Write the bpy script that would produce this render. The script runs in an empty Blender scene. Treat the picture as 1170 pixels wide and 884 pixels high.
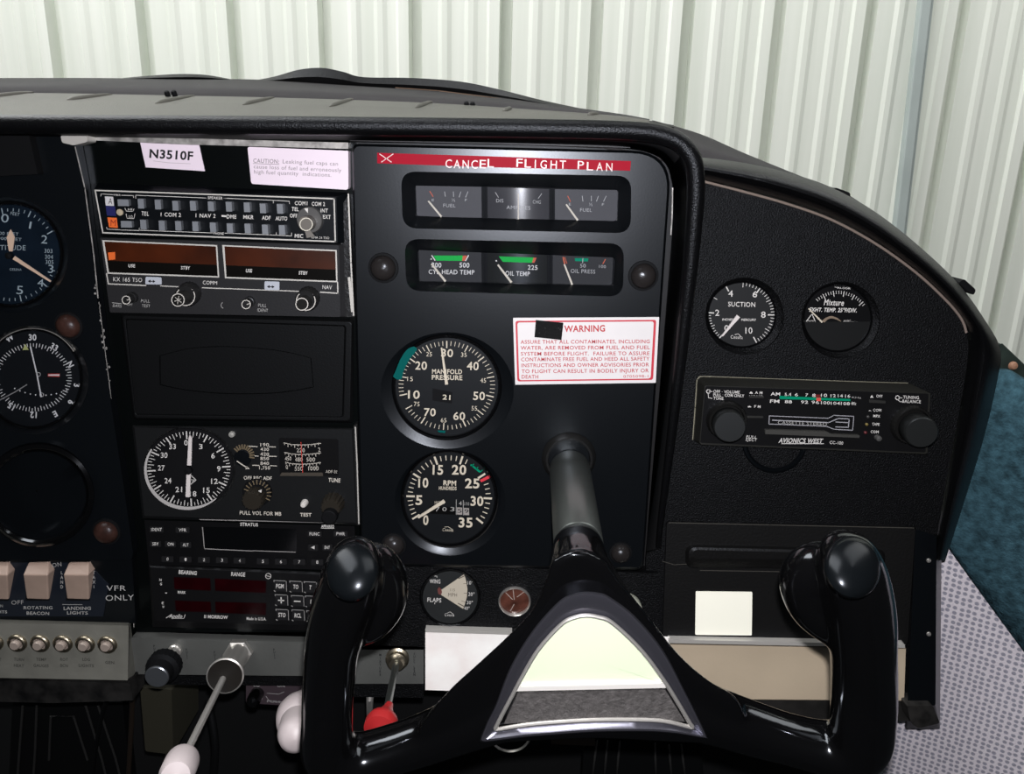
import bpy, bmesh, math, random
from math import sin, cos, pi, radians, atan2, sqrt
from mathutils import Vector, Matrix
from mathutils.geometry import tessellate_polygon

random.seed(4)
SC = bpy.context.scene
COL = SC.collection

# ------------------------------------------------------------------ camera
W, H, F = 1170.0, 884.0, 880.0
DIST, PITCH, ROLL = 0.56, radians(16), radians(1.5)
FV = Vector((0, cos(PITCH), -sin(PITCH)))
U0 = Vector((0, sin(PITCH), cos(PITCH)))
XA = Vector((1, 0, 0))
RV = XA * cos(ROLL) + U0 * sin(ROLL)
UV = U0 * cos(ROLL) - XA * sin(ROLL)
CAM = -FV * DIST
cd = bpy.data.cameras.new('camera')
cd.sensor_fit = 'HORIZONTAL'; cd.sensor_width = 36.0; cd.lens = 36.0 * F / W
cd.clip_start = 0.01; cd.clip_end = 60
co = bpy.data.objects.new('camera', cd); COL.objects.link(co)
m = Matrix((RV, UV, -FV)).transposed().to_4x4(); m.translation = CAM
co.matrix_world = m
SC.camera = co


def P(x, y, d=0.0):
    """measured photo position (x, y) on the plane d metres in front of the instrument panel -> world point"""
    v = FV * F + RV * (x - W / 2) + UV * (H / 2 - y)
    return CAM + v * ((-d - CAM.y) / v.y)


def S(x, y, d=0.0):
    return (P(x + .5, y, d) - P(x - .5, y, d)).length


def Z(ox, oy, s):
    def f(*a):
        if len(a) == 2 and not hasattr(a[0], '__len__'):
            return (ox + a[0] / s, oy + a[1] / s)
        return [(ox + p[0] / s, oy + p[1] / s) for p in a]
    f.s = s
    return f


# ------------------------------------------------------------------ materials
MATS = {}


def M(name, col, rough=.5, metal=0.0, bump=0.0, bscale=400.0, var=0.0, vscale=60.0, coat=0.0, spec=.5, fleck=None):
    if name in MATS:
        return MATS[name]
    if not metal and max(col) < .97: col = tuple(c * .80 for c in col)
    if not metal and max(col) < .03 and rough > .2: spec *= .45
    mt = bpy.data.materials.new(name); mt.use_nodes = True
    nt = mt.node_tree; b = nt.nodes['Principled BSDF']
    b.inputs['Base Color'].default_value = (*col, 1)
    b.inputs['Roughness'].default_value = rough
    b.inputs['Metallic'].default_value = metal
    b.inputs['Specular IOR Level'].default_value = spec
    b.inputs['Coat Weight'].default_value = coat
    if not metal and max(col) < .03: b.inputs['Specular Tint'].default_value = (.84, .90, 1.0, 1)
    b.inputs['Coat Roughness'].default_value = .08
    tc = nt.nodes.new('ShaderNodeTexCoord')
    if var or fleck:
        n = nt.nodes.new('ShaderNodeTexNoise'); n.inputs['Scale'].default_value = vscale
        n.inputs['Detail'].default_value = 5
        nt.links.new(tc.outputs['Object'], n.inputs['Vector'])
        r = nt.nodes.new('ShaderNodeValToRGB')
        if fleck:
            r.color_ramp.elements[0].position = fleck[1]; r.color_ramp.elements[0].color = (*col, 1)
            r.color_ramp.elements[1].position = fleck[2]; r.color_ramp.elements[1].color = (*fleck[0], 1)
        else:
            lo = [c * (1 - var) for c in col]; hi = [min(1, c * (1 + var)) for c in col]
            r.color_ramp.elements[0].position = .3; r.color_ramp.elements[0].color = (*lo, 1)
            r.color_ramp.elements[1].position = .7; r.color_ramp.elements[1].color = (*hi, 1)
        nt.links.new(n.outputs['Fac'], r.inputs['Fac'])
        nt.links.new(r.outputs['Color'], b.inputs['Base Color'])
    if bump:
        n2 = nt.nodes.new('ShaderNodeTexNoise'); n2.inputs['Scale'].default_value = bscale
        n2.inputs['Detail'].default_value = 3
        nt.links.new(tc.outputs['Object'], n2.inputs['Vector'])
        bp = nt.nodes.new('ShaderNodeBump'); bp.inputs['Strength'].default_value = bump
        bp.inputs['Distance'].default_value = .001
        nt.links.new(n2.outputs['Fac'], bp.inputs['Height'])
        nt.links.new(bp.outputs['Normal'], b.inputs['Normal'])
    MATS[name] = mt
    return mt


def glass_mat(name, tint=(1, 1, 1), ior=1.3, rough=.03):
    mt = bpy.data.materials.new(name); mt.use_nodes = True
    nt = mt.node_tree; nt.nodes.clear()
    o = nt.nodes.new('ShaderNodeOutputMaterial')
    t = nt.nodes.new('ShaderNodeBsdfTransparent'); t.inputs['Color'].default_value = (*tint, 1)
    g = nt.nodes.new('ShaderNodeBsdfGlossy'); g.inputs['Roughness'].default_value = rough
    f = nt.nodes.new('ShaderNodeFresnel'); f.inputs['IOR'].default_value = ior
    x = nt.nodes.new('ShaderNodeMixShader')
    nt.links.new(f.outputs[0], x.inputs[0]); nt.links.new(t.outputs[0], x.inputs[1]); nt.links.new(g.outputs[0], x.inputs[2])
    nt.links.new(x.outputs[0], o.inputs[0])
    return mt


BLK = M('satin_black_panel', (.004, .0045, .005), .42, spec=.4, bump=.05, bscale=900)
BLKC = M('semi_gloss_black_paint', (.0026, .0034, .0044), .31, spec=.72, bump=.02, bscale=700)
TEX = M('crinkle_black_paint', (.0028, .0028, .0031), .48, bump=.9, bscale=900, fleck=((.055, .055, .06), .64, .80), vscale=1100, spec=.35)
DARK = M('dull_black', (.003, .003, .0033), .7, spec=.3)
DARK2 = M('charcoal_face', (.0035, .0037, .004), .5, spec=.3, bump=.1, bscale=800)
CHAR = M('grey_radio_face', (.018, .018, .0195), .5, spec=.4, bump=.1, bscale=900)
GLOSS = M('gloss_black_plastic', (.0018, .0018, .002), .12, spec=.5)
VINYL = M('padded_black_vinyl', (.0018, .0018, .0021), .36, spec=.5, bump=.4, bscale=1100)
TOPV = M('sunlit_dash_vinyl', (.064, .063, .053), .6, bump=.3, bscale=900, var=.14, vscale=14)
DECK = M('grey_deck_felt', (.030, .0275, .029), .8, bump=.4, bscale=600, var=.15, vscale=20)
SEAL = M('rubber_seal', (.007, .007, .0075), .5, spec=.3, bump=.2, bscale=300)
PRINT = M('white_print', (.62, .61, .60), .6)
PRINTD = M('dim_print', (.34, .34, .34), .6)
CREAM = M('aged_cream_paint', (.56, .51, .42), .6)
PINKC = M('peach_lume_paint', (.58, .42, .32), .6)
LINEW = M('white_line', (.50, .49, .47), .5)
LINEG = M('grey_line', (.22, .215, .21), .5)
BTN = M('blue_grey_button', (.165, .18, .205), .5, var=.1)
KEY = M('black_rubber_key', (.012, .012, .013), .45)
ORANGE = M('orange_decal', (.72, .13, .02), .5)
BLUE = M('navy_decal', (.006, .008, .09), .5)
GREEN = M('green_band', (.015, .38, .065), .6, spec=.05)
TEAL = M('teal_tape', (.0, .085, .08), .6, spec=.05)
TEALB = M('dial_green', (.0, .22, .12), .6, spec=.05)
RED = M('red_paint', (.55, .04, .03), .5)
DRED = M('dark_red', (.12, .002, .008), .35)
AMBER = M('amber_filter', (.042, .0075, .0012), .3, var=.45, vscale=28)
ROSE = M('salmon_mark', (.50, .12, .07), .6, spec=.05)
REDTXT = M('placard_red', (.45, .02, .035), .5)
GREYTXT = M('faded_grey_ink', (.20, .18, .20), .6)
BLACKTXT = M('black_ink', (.01, .01, .012), .6)
PAPER = M('white_placard', (.78, .68, .79), .5, var=.03, vscale=30)
PAPER2 = M('warning_placard', (.70, .68, .70), .45, var=.03, vscale=40)
BRIGHT = M('white_flash_glare', (.98, .98, .86), .5)  # sticker: flash reflection put into the white base colour
EMBL = M('emblem_glare_white', (.60, .68, .50), .5)  # yoke emblem: mirror-like glare painted as a pale base colour
REDTAPE = M('embossed_red_tape', (.34, .008, .024), .45, spec=.03, bump=.12, bscale=120)
CHROME = M('worn_chrome', (.72, .70, .67), .32, .85, bump=.05, bscale=300)
SHAFT = M('steel_shaft', (.15, .165, .16), .33, .9, bump=.05, bscale=200)
BRASS = M('brass_nut', (.34, .30, .23), .35, 1.0, bump=.1)
ALU = M('brushed_aluminium', (.088, .092, .089), .5, .25, bump=.15, bscale=300, var=.12, vscale=30)
ALUP = M('pale_aluminium', (.99, .93, .91), .42, 0, bump=.1, bscale=300, var=.08, vscale=40)
ALUB = M('beige_aluminium', (.56, .465, .345), .5, 0, bump=.1, bscale=300, var=.06, vscale=18)
ALUD = M('dull_box_metal', (.15, .15, .133), .5, .15, bump=.15, bscale=300, var=.15, vscale=35)
LIP = M('bright_metal_edge', (.45, .44, .42), .4, .3)
WORN = M('worn_metal_edge', (.24, .235, .23), .45, .3, bump=.4, bscale=300, var=.5, vscale=150)
FRAME = M('satin_grey_trim', (.085, .085, .105), .30, .8, bump=.05, bscale=150)
PAD = M('grey_grained_pad', (.060, .056, .056), .6, bump=1.0, bscale=420, var=.3, vscale=300)
TAN = M('tan_piping', (.19, .15, .13), .6)
RUST = M('rusty_brown_plastic', (.030, .014, .011), .35, bump=.5, bscale=160, var=.5, vscale=120)
BROWN = M('reddish_brown_lens', (.09, .032, .022), .25, bump=.6, bscale=140, var=.5, vscale=110)
DOMEB = M('black_rubber_dome', (.018, .016, .016), .28, bump=.4, bscale=200)
ROCK = M('aged_ivory_plastic', (.42, .31, .255), .45, var=.1, vscale=60)
WKNOB = M('white_knob_plastic', (.52, .46, .47), .45)
REDK = M('red_knob_plastic', (.36, .016, .018), .4)
CARPET = M('teal_carpet', (.032, .076, .100), .95, bump=1.0, bscale=500, var=.5, vscale=160, spec=.1)
DIALB = M('blue_black_dial', (.0062, .0100, .0135), .5, var=.25, vscale=60)
DIALK = M('black_dial', (.0042, .005, .006), .5)
DIALG = M('grey_dial', (.052, .052, .058), .6, spec=.25)
DIALG2 = M('charcoal_dial', (.030, .030, .031), .6, spec=.25)
PURP = M('purplish_plate', (.045, .032, .040), .5)
OLIVE = M('khaki_duct', (.030, .028, .018), .8)
GLASS = glass_mat('instrument_glass', (.97, .98, 1), 1.35, .04)
GLASSB = glass_mat('bluish_glass', (.85, .92, 1), 1.4, .06)
VELC = M('black_velcro', (.006, .006, .006), .9, bump=1.0, bscale=500, fleck=((.12, .12, .12), .66, .78), vscale=700)


def dotted_fabric():
    mt = bpy.data.materials.new('dotted_grey_cloth'); mt.use_nodes = True
    nt = mt.node_tree; b = nt.nodes['Principled BSDF']; b.inputs['Roughness'].default_value = .9
    tc = nt.nodes.new('ShaderNodeTexCoord')
    mp = nt.nodes.new('ShaderNodeMapping'); mp.inputs['Scale'].default_value = (200, 200, 200)
    mp.inputs['Rotation'].default_value = (radians(10), 0, 0)
    nt.links.new(tc.outputs['UV'], mp.inputs['Vector'])
    br = nt.nodes.new('ShaderNodeTexVoronoi'); br.inputs['Randomness'].default_value = .25
    br.voronoi_dimensions = '2D'; br.inputs['Scale'].default_value = 1.0
    nt.links.new(mp.outputs[0], br.inputs['Vector'])
    r = nt.nodes.new('ShaderNodeValToRGB')
    r.color_ramp.elements[0].position = .27; r.color_ramp.elements[0].color = (.26, .26, .32, 1)
    r.color_ramp.elements[1].position = .42; r.color_ramp.elements[1].color = (.66, .62, .68, 1)
    nt.links.new(br.outputs['Distance'], r.inputs['Fac'])
    n = nt.nodes.new('ShaderNodeTexNoise'); n.inputs['Scale'].default_value = 8; n.inputs['Detail'].default_value = 6
    nt.links.new(mp.outputs[0], n.inputs['Vector'])
    mx = nt.nodes.new('ShaderNodeMix'); mx.data_type = 'RGBA'; mx.blend_type = 'OVERLAY'; mx.inputs[0].default_value = .75
    nt.links.new(r.outputs['Color'], mx.inputs[6]); nt.links.new(n.outputs['Fac'], mx.inputs[7])
    nt.links.new(mx.outputs[2], b.inputs['Base Color'])
    bp = nt.nodes.new('ShaderNodeBump'); bp.inputs['Strength'].default_value = .6; bp.inputs['Distance'].default_value = .001
    nt.links.new(n.outputs['Fac'], bp.inputs['Height']); nt.links.new(bp.outputs['Normal'], b.inputs['Normal'])
    return mt


FABRIC = dotted_fabric()


def wall_mat():
    mt = bpy.data.materials.new('white_hangar_steel'); mt.use_nodes = True
    nt = mt.node_tree; b = nt.nodes['Principled BSDF']; b.inputs['Roughness'].default_value = .45
    tc = nt.nodes.new('ShaderNodeTexCoord')
    mp = nt.nodes.new('ShaderNodeMapping'); mp.inputs['Scale'].default_value = (14, 14, .5)
    nt.links.new(tc.outputs['Object'], mp.inputs['Vector'])
    n = nt.nodes.new('ShaderNodeTexNoise'); n.inputs['Scale'].default_value = 1; n.inputs['Detail'].default_value = 4
    nt.links.new(mp.outputs[0], n.inputs['Vector'])
    r = nt.nodes.new('ShaderNodeValToRGB')
    r.color_ramp.elements[0].position = .3; r.color_ramp.elements[0].color = (.72, .76, .69, 1)
    r.color_ramp.elements[1].position = .65; r.color_ramp.elements[1].color = (.83, .86, .80, 1)
    nt.links.new(n.outputs['Fac'], r.inputs['Fac']); nt.links.new(r.outputs['Color'], b.inputs['Base Color'])
    return mt


# ------------------------------------------------------------------ mesh building
class MB:
    def __init__(s):
        s.v = []; s.f = []; s.sm = []

    def add(s, pts, faces, smooth=False):
        o = len(s.v); s.v.extend([Vector(p) for p in pts])
        for f in faces:
            s.f.append([o + i for i in f]); s.sm.append(smooth)
        return s

    def loft(s, rings, closed=True, cap0=False, cap1=False, smooth=False):
        n = len(rings[0]); pts = [p for r in rings for p in r]; fs = []
        for k in range(len(rings) - 1):
            a, b = k * n, (k + 1) * n
            for i in range(n if closed else n - 1):
                j = (i + 1) % n
                fs.append([a + i, a + j, b + j, b + i])
        s.add(pts, fs, smooth)
        if cap0: s.add(rings[0], [list(range(n))])
        if cap1: s.add(rings[-1], [list(range(n))])
        return s

    def pl(s, levels, cap0=False, cap1=True, smooth=False):
        """levels: [(pixel polygon, d), ...] lofted back to front"""
        return s.loft([[P(x, y, d) for x, y in poly] for poly, d in levels], True, cap0, cap1, smooth)

    def prism(s, poly, d0, d1, back=True):
        fr = [P(x, y, d1) for x, y in poly]
        bk = [p + Vector((0, d1 - d0, 0)) for p in fr]
        return s.loft([bk, fr], True, back, True)

    def flat(s, poly, d):
        return s.add([P(x, y, d) for x, y in poly], [list(range(len(poly)))])

    def line(s, pts, w, d, closed=False):
        q = list(pts) + ([pts[0]] if closed else [])
        for (x0, y0), (x1, y1) in zip(q[:-1], q[1:]):
            L = sqrt((x1 - x0) ** 2 + (y1 - y0) ** 2) or 1
            ux, uy = (x1 - x0) / L * w / 2, (y1 - y0) / L * w / 2
            e = .9
            s.flat([(x0 - ux * e - uy, y0 - uy * e + ux), (x1 + ux * e - uy, y1 + uy * e + ux),
                    (x1 + ux * e + uy, y1 + uy * e - ux), (x0 - ux * e + uy, y0 - uy * e - ux)], d)
        return s

    def text(s, t, p0, p1, h, d, bold=.0, shear=0.0):
        vs, fs, x0, x1, cap = glyphs(t, bold)
        L = sqrt((p1[0] - p0[0]) ** 2 + (p1[1] - p0[1]) ** 2)
        ux, uy = (p1[0] - p0[0]) / L, (p1[1] - p0[1]) / L
        out = []
        for x, y in vs:
            a = (x - x0) / (x1 - x0) * L; b = y / cap * h
            a += b * shear
            out.append(P(p0[0] + ux * a + uy * b, p0[1] + uy * a - ux * b, d))
        return s.add(out, fs)

    def textc(s, t, c, h, d, rot=0.0, asp=.72, bold=.02):
        """text centred on c, rot degrees clockwise"""
        vs, fs, x0, x1, cap = glyphs(t, bold)
        L = (x1 - x0) / cap * h * asp / .72 * .85
        r = radians(rot); ux, uy = cos(r), sin(r)
        cx, cy = c[0] - uy * h / 2, c[1] + ux * h / 2
        return s.text(t, (cx - ux * L / 2, cy - uy * L / 2), (cx + ux * L / 2, cy + uy * L / 2), h, d, bold)

    def tube(s, pts, rad, n=12, cap=True, smooth=True):
        pts = [Vector(p) for p in pts]
        if not hasattr(rad, '__len__'): rad = [rad] * len(pts)
        rings = []; prev = None
        for i, p in enumerate(pts):
            t = (pts[min(i + 1, len(pts) - 1)] - pts[max(i - 1, 0)]).normalized()
            a = prev if prev is not None else (Vector((0, 0, 1)) if abs(t.z) < .9 else Vector((1, 0, 0)))
            a = (a - t * a.dot(t)).normalized(); prev = a
            b = t.cross(a)
            rings.append([p + (a * cos(k * 2 * pi / n) + b * sin(k * 2 * pi / n)) * rad[i] for k in range(n)])
        return s.loft(rings, True, cap, cap, smooth)

    def box(s, lo, hi):
        x0, y0, z0 = lo; x1, y1, z1 = hi
        return s.add([(x0, y0, z0), (x1, y0, z0), (x1, y1, z0), (x0, y1, z0), (x0, y0, z1), (x1, y0, z1), (x1, y1, z1), (x0, y1, z1)],
                     [[0, 1, 2, 3], [4, 5, 6, 7], [0, 1, 5, 4], [1, 2, 6, 5], [2, 3, 7, 6], [3, 0, 4, 7]])

    def lathe(s, c, axis, prof, n=32, cap0=False, cap1=True, smooth=True, flute=0):
        """profile [(radius, distance along axis)]"""
        axis = Vector(axis).normalized()
        a = Vector((1, 0, 0)) if abs(axis.x) < .8 else Vector((0, 0, 1))
        a = (a - axis * a.dot(axis)).normalized(); b = axis.cross(a)
        rings = []
        for r, t in prof:
            ring = []
            for k in range(n):
                th = k * 2 * pi / n
                rr = r * (1 - flute * (k % 2))
                ring.append(Vector(c) + axis * t + (a * cos(th) + b * sin(th)) * rr)
            rings.append(ring)
        return s.loft(rings, True, cap0, cap1, smooth)

    def plate(s, outer, holes, d, back=None):
        """front face with holes; outer: px polygon, holes: list of ring lists [(px poly, d), ...] running inward"""
        loops = [[(x, y) for x, y in outer]] + [[(x, y) for x, y in h[0][0]] for h in holes]
        tri = tessellate_polygon([[Vector((x, y, 0)) for x, y in l] for l in loops])
        flatl = [p for l in loops for p in l]
        s.add([P(x, y, d) for x, y in flatl], [list(t) for t in tri])
        for h in holes:
            s.loft([[P(x, y, dd) for x, y in poly] for poly, dd in h], True, False, False, True)
        if back is not None:
            fr = [P(x, y, d) for x, y in outer]
            s.loft([fr, [p + Vector((0, d - back, 0)) for p in fr]])
        return s

    def build(s, name, mat, parent=None, loc=None, mods=(), uv=None, split=40):
        me = bpy.data.meshes.new(name)
        if parent is not None:
            r = parent
            while r.parent is not None: r = r.parent
            off = r.location.copy()
        else:
            if loc is None:
                lo = [min(v[i] for v in s.v) for i in range(3)]; hi = [max(v[i] for v in s.v) for i in range(3)]
                loc = Vector(((lo[0] + hi[0]) / 2, (lo[1] + hi[1]) / 2, lo[2]))
            off = Vector(loc)
        me.from_pydata([tuple(v - off) for v in s.v], [], s.f)
        for p, sm in zip(me.polygons, s.sm): p.use_smooth = sm
        bm = bmesh.new(); bm.from_mesh(me)
        if any(s.sm): bmesh.ops.remove_doubles(bm, verts=bm.verts, dist=1e-6)
        bmesh.ops.recalc_face_normals(bm, faces=bm.faces)
        for e in bm.edges:
            if len(e.link_faces) == 2 and e.calc_face_angle(0) > radians(split): e.smooth = False
        bm.to_mesh(me); bm.free()
        if uv:
            l = me.uv_layers.new(name='UVMap')
            for lp in me.loops:
                l.data[lp.index].uv = uv(me.vertices[lp.vertex_index].co + off)
        me.materials.append(mat)
        o = bpy.data.objects.new(name, me); COL.objects.link(o)
        if parent is not None: o.parent = parent
        else: o.location = off
        for mname, kw in mods:
            md = o.modifiers.new(mname.lower(), mname)
            for k, val in kw.items(): setattr(md, k, val)
        return o


BEV = lambda w, seg=2: (('BEVEL', dict(width=w, segments=seg, limit_method='ANGLE', angle_limit=radians(40))),)
_g = {}


def glyphs(t, bold=0.0):
    k = (t, bold)
    if k in _g: return _g[k]
    if '_cap' not in _g:
        _g['_cap'] = None
        v = glyphs('H', 0)[0]; _g['_cap'] = max(y for x, y in v)
        _g.pop(('H', 0), None)
    cu = bpy.data.curves.new('lettering', 'FONT'); cu.body = t; cu.size = 1; cu.resolution_u = 3; cu.offset = bold; cu.space_character = 1.08
    o = bpy.data.objects.new('lettering', cu)
    me = o.to_mesh()
    vs = [(v.co.x, v.co.y) for v in me.vertices]; fs = [list(p.vertices) for p in me.polygons]
    o.to_mesh_clear(); bpy.data.objects.remove(o); bpy.data.curves.remove(cu)
    _g[k] = (vs, fs, min(x for x, y in vs), max(x for x, y in vs), _g['_cap'] or 1)
    return _g[k]


def tag(o, label, cat, group=None):
    o['label'] = label; o['category'] = cat
    if group: o['group'] = group
    return o


def thing(name, label, cat, loc, group=None):
    o = bpy.data.objects.new(name, None); COL.objects.link(o)
    o.empty_display_size = .01
    o.location = loc
    return tag(o, label, cat, group)


def ell(cx, cy, rx, ry=None, n=56, rot=0):
    ry = ry or rx; c, s_ = cos(radians(rot)), sin(radians(rot))
    return [(cx + rx * sin(t) * c - (-ry * cos(t)) * s_, cy + rx * sin(t) * s_ + (-ry * cos(t)) * c)
            for t in [k * 2 * pi / n for k in range(n)]]


def rquad(q, r, n=6):
    """rounded polygon through the corners q (px)"""
    out = []; L = len(q)
    rr = r if hasattr(r, '__len__') else [r] * L
    for i, p in enumerate(q):
        a = Vector(q[i - 1]) - Vector(p); b = Vector(q[(i + 1) % L]) - Vector(p); p = Vector(p)
        rad = min(rr[i], a.length * .49, b.length * .49)
        a.normalize(); b.normalize()
        p0, p1 = p + a * rad, p + b * rad
        for k in range(n + 1):
            t = k / n
            w = (1 - t) ** 2 * p0 + 2 * t * (1 - t) * p + t * t * p1
            out.append((w.x, w.y))
    return out


def smooth_path(pts, n=6):
    """Catmull-Rom through tuples"""
    out = []
    for i in range(len(pts) - 1):
        p0 = pts[max(i - 1, 0)]; p1 = pts[i]; p2 = pts[i + 1]; p3 = pts[min(i + 2, len(pts) - 1)]
        for k in range(n):
            t = k / n
            out.append(tuple(.5 * (2 * b + (c - a) * t + (2 * a - 5 * b + 4 * c - e) * t * t + (3 * b - a - 3 * c + e) * t ** 3)
                             for a, b, c, e in zip(p0, p1, p2, p3)))
    out.append(tuple(pts[-1]))
    return out


def polar(cx, cy, rx, ry, a, k=1.0):
    return (cx + rx * k * sin(radians(a)), cy - ry * k * cos(radians(a)))


def ticks(mb, c, rx, ry, angs, k0, k1, w, d):
    for a in angs:
        mb.line([polar(*c, rx, ry, a, k0), polar(*c, rx, ry, a, k1)], w, d)


def interp(tab, x):
    for (x0, y0), (x1, y1) in zip(tab[:-1], tab[1:]):
        if x0 <= x <= x1: return y0 + (y1 - y0) * (x - x0) / (x1 - x0)
    return tab[-1][1]


def needle(parent, a, b, w0, w1, d, mat, name='needle'):
    mb = MB(); L = sqrt((b[0] - a[0]) ** 2 + (b[1] - a[1]) ** 2)
    ux, uy = (b[0] - a[0]) / L, (b[1] - a[1]) / L
    mb.prism([(a[0] - uy * w0 / 2, a[1] + ux * w0 / 2), (b[0] - uy * w1 / 2, b[1] + ux * w1 / 2),
              (b[0] + uy * w1 / 2, b[1] - ux * w1 / 2), (a[0] + uy * w0 / 2, a[1] - ux * w0 / 2)], d, d + .0008)
    return mb.build(name, mat, parent)


def dome(parent, x, y, r, d, mat, name='panel_screw', slot=True):
    mb = MB(); R = r * S(x, y, d); c = P(x, y, d)
    mb.lathe(c, (0, -1, 0), [(R, 0), (R, .0015), (R * .92, .0035), (R * .72, .0055), (R * .4, .0068), (R * .02, .0072)], 24)
    o = mb.build(name, mat, parent)
    if slot:
        m2 = MB(); m2.lathe(c, (0, -1, 0), [(R * 1.22, -.0005), (R * 1.18, .001), (R, .0012)], 24, cap1=False)
        m2.build('grommet', DARK, o)
    return o


def knob(parent, x, y, d, prof, mat, name='knob', axis=(0, -1, 0), n=32, flute=0.0):
    """prof in px radius, metres along axis"""
    s_ = S(x, y, d)
    mb = MB().lathe(P(x, y, d), axis, [(r * s_, t) for r, t in prof], n, flute=flute)
    return mb.build(name, mat, parent)


exec_parts = []
# ================================================================== setting
WY = 2.05
xs0, xs1 = P(64, 0, -WY).x, P(1107, 0, -WY).x
per = (xs1 - xs0) / 10.0
prof = []
for k in range(-14, 16):
    x = xs0 + k * per - .012
    prof += [(x - .060, 0), (x - .052, -.010), (x - .021, -.010), (x - .016, .040), (x + .016, .040), (x + .019, 0),
             (x + per * .29 - .012, 0), (x + per * .29, -.006), (x + per * .29 + .016, -.006), (x + per * .29 + .030, 0),
             (x + per * .58 - .012, 0), (x + per * .58, -.006), (x + per * .58 + .016, -.006), (x + per * .58 + .030, 0)]
mb = MB()
mb.loft([[Vector((x, WY + dy, z)) for x, dy in prof] for z in (-1.6, 2.4)], closed=False)
wall = mb.build('wall_back', wall_mat(), loc=(0, WY, -1.6)); wall['kind'] = 'structure'
wall['label'] = 'white corrugated steel hangar wall behind the cockpit'
# blue-grey steel strip on the hangar wall
mb = MB()
pa, pb = P(1066, -60, -WY + .07), P(1022, 320, -WY + .07)
dirv = (pb - pa)
for q0, q1, dep in ((-.016, .016, .03),):
    a0 = pa - dirv * .2; b0 = pb + dirv * 1.0
    mb.loft([[p + Vector((q0, 0, 0)), p + Vector((q1, 0, 0)), p + Vector((q1, dep, 0)), p + Vector((q0, dep, 0))] for p in (a0, b0)], True, True, True)
    mb.loft([[p + Vector((q1 + .002, .012, 0)), p + Vector((q1 + .012, .012, 0)), p + Vector((q1 + .012, dep, 0)), p + Vector((q1 + .002, dep, 0))] for p in (a0, b0)], True, True, True)
o = mb.build('wall_post', M('blue_grey_steel', (.50, .57, .56), .5, 0, var=.12, vscale=4), mods=BEV(.004))
o['kind'] = 'structure'; o['label'] = 'narrow blue-grey steel post against the white hangar wall'

mb = MB(); mb.box((-.8, .20, -.9), (.40, .22, .05))
o = mb.build('wall_front', M('firewall_black', (.006, .006, .006), .8)); o['kind'] = 'structure'
o['label'] = 'dark firewall below the instrument panel'
mb = MB(); mb.box((-.8, -.9, -.92), (.6, .22, -.90))
o = mb.build('floor', M('dark_cabin_carpet', (.008, .009, .010), .95, bump=.6)); o['kind'] = 'structure'
o['label'] = 'dark cockpit floor'

# ------------------------------------------------ cabin side wall (cloth) and carpet panel
mb = MB()
g = []
for i in range(26):
    px = 1010 + i * 20
    d = -.075 + .0075 * i
    g.append([P(px, 585 + j * 40, d + .0 * j) for j in range(10)])
mb.loft(g, closed=False, smooth=True)
org = P(1100, 700, 0)
def fabuv(v):
    return ((v.x - org.x) * .8 - (v.y - org.y) * .62, v.z - org.z)
o = mb.build('wall_right', FABRIC, uv=fabuv, mods=(('SOLIDIFY', dict(thickness=.004)),))
o['kind'] = 'structure'; o['label'] = 'grey dotted cloth lining of the cabin side wall'
mb = MB()
tp = smooth_path([(1068, 640), (1082, 600), (1100, 540), (1118, 470), (1130, 432), (1136, 424), (1150, 424), (1165, 432), (1190, 448), (1300, 520), (1400, 580)], 4)
bt = smooth_path([(1058, 592), (1082, 624), (1110, 663), (1140, 704), (1168, 742), (1190, 772), (1225, 815), (1260, 850), (1330, 900), (1420, 960)], 4)
fr = []
for t in range(7):
    fr.append([P(a[0] + (b[0] - a[0]) * t / 6, a[1] + (b[1] - a[1]) * t / 6,
                 -.050 + .0075 * ((a[0] + (b[0] - a[0]) * t / 6) - 1050) / 20 + .004 * sin(pi * t / 6)) for a, b in zip(tp, bt)])
mb.loft(fr, closed=False, smooth=True)
o = mb.build('carpet_panel', CARPET, mods=(('SOLIDIFY', dict(thickness=.006)),))
tag(o, 'teal carpeted panel on the cabin side at the edge of the instrument panel', 'carpet')
mb = MB()
mb.prism([(1132, 398), (1145, 392), (1185, 430), (1185, 452), (1150, 428), (1136, 422)], -.06, -.04)
t = mb.build('trim_1', M('dark_green_sill', (.020, .030, .025), .6, var=.4), mods=BEV(.002)); t['kind'] = 'structure'
t['label'] = 'dark window sill strip above the teal carpet'
mb = MB(); r_ = 5 * S(1155, 417, -.035); mb.lathe(P(1155, 417, -.042), (0, -1, 0.1), [(r_, 0), (r_, .003), (r_ * .7, .005), (r_ * .05, .0055)], 20)
o = mb.build('sill_button', M('tan_plastic', (.30, .16, .10), .5)); tag(o, 'small tan round button on the dark window sill', 'button')

# ================================================================== glareshield
gs = thing('glareshield', 'padded black glareshield hood over the radio stack and centre panel', 'glareshield', P(400, 160, 0))
roll = smooth_path([(-260, 141, .047), (100, 142, .047), (300, 143, .047), (500, 145, .047), (640, 147, .047), (715, 149, .047), (752, 153, .047),
                    (777, 163, .047), (791, 181, .047), (795, 205, .046), (794, 240, .044), (787, 320, .038), (775, 430, .028),
                    (763, 530, .018), (754, 600, .010), (752, 625, .006)], 6)
rr = []
for (x, y, d) in roll:
    if y < 200: q = 10.5
    else: q = max(3.2, 10.5 - (y - 200) * .018)
    rr.append(q * S(x, y, d))
mb = MB(); mb.tube([P(*p) for p in roll], rr, 16)
mb.build('front_roll', VINYL, gs)
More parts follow.
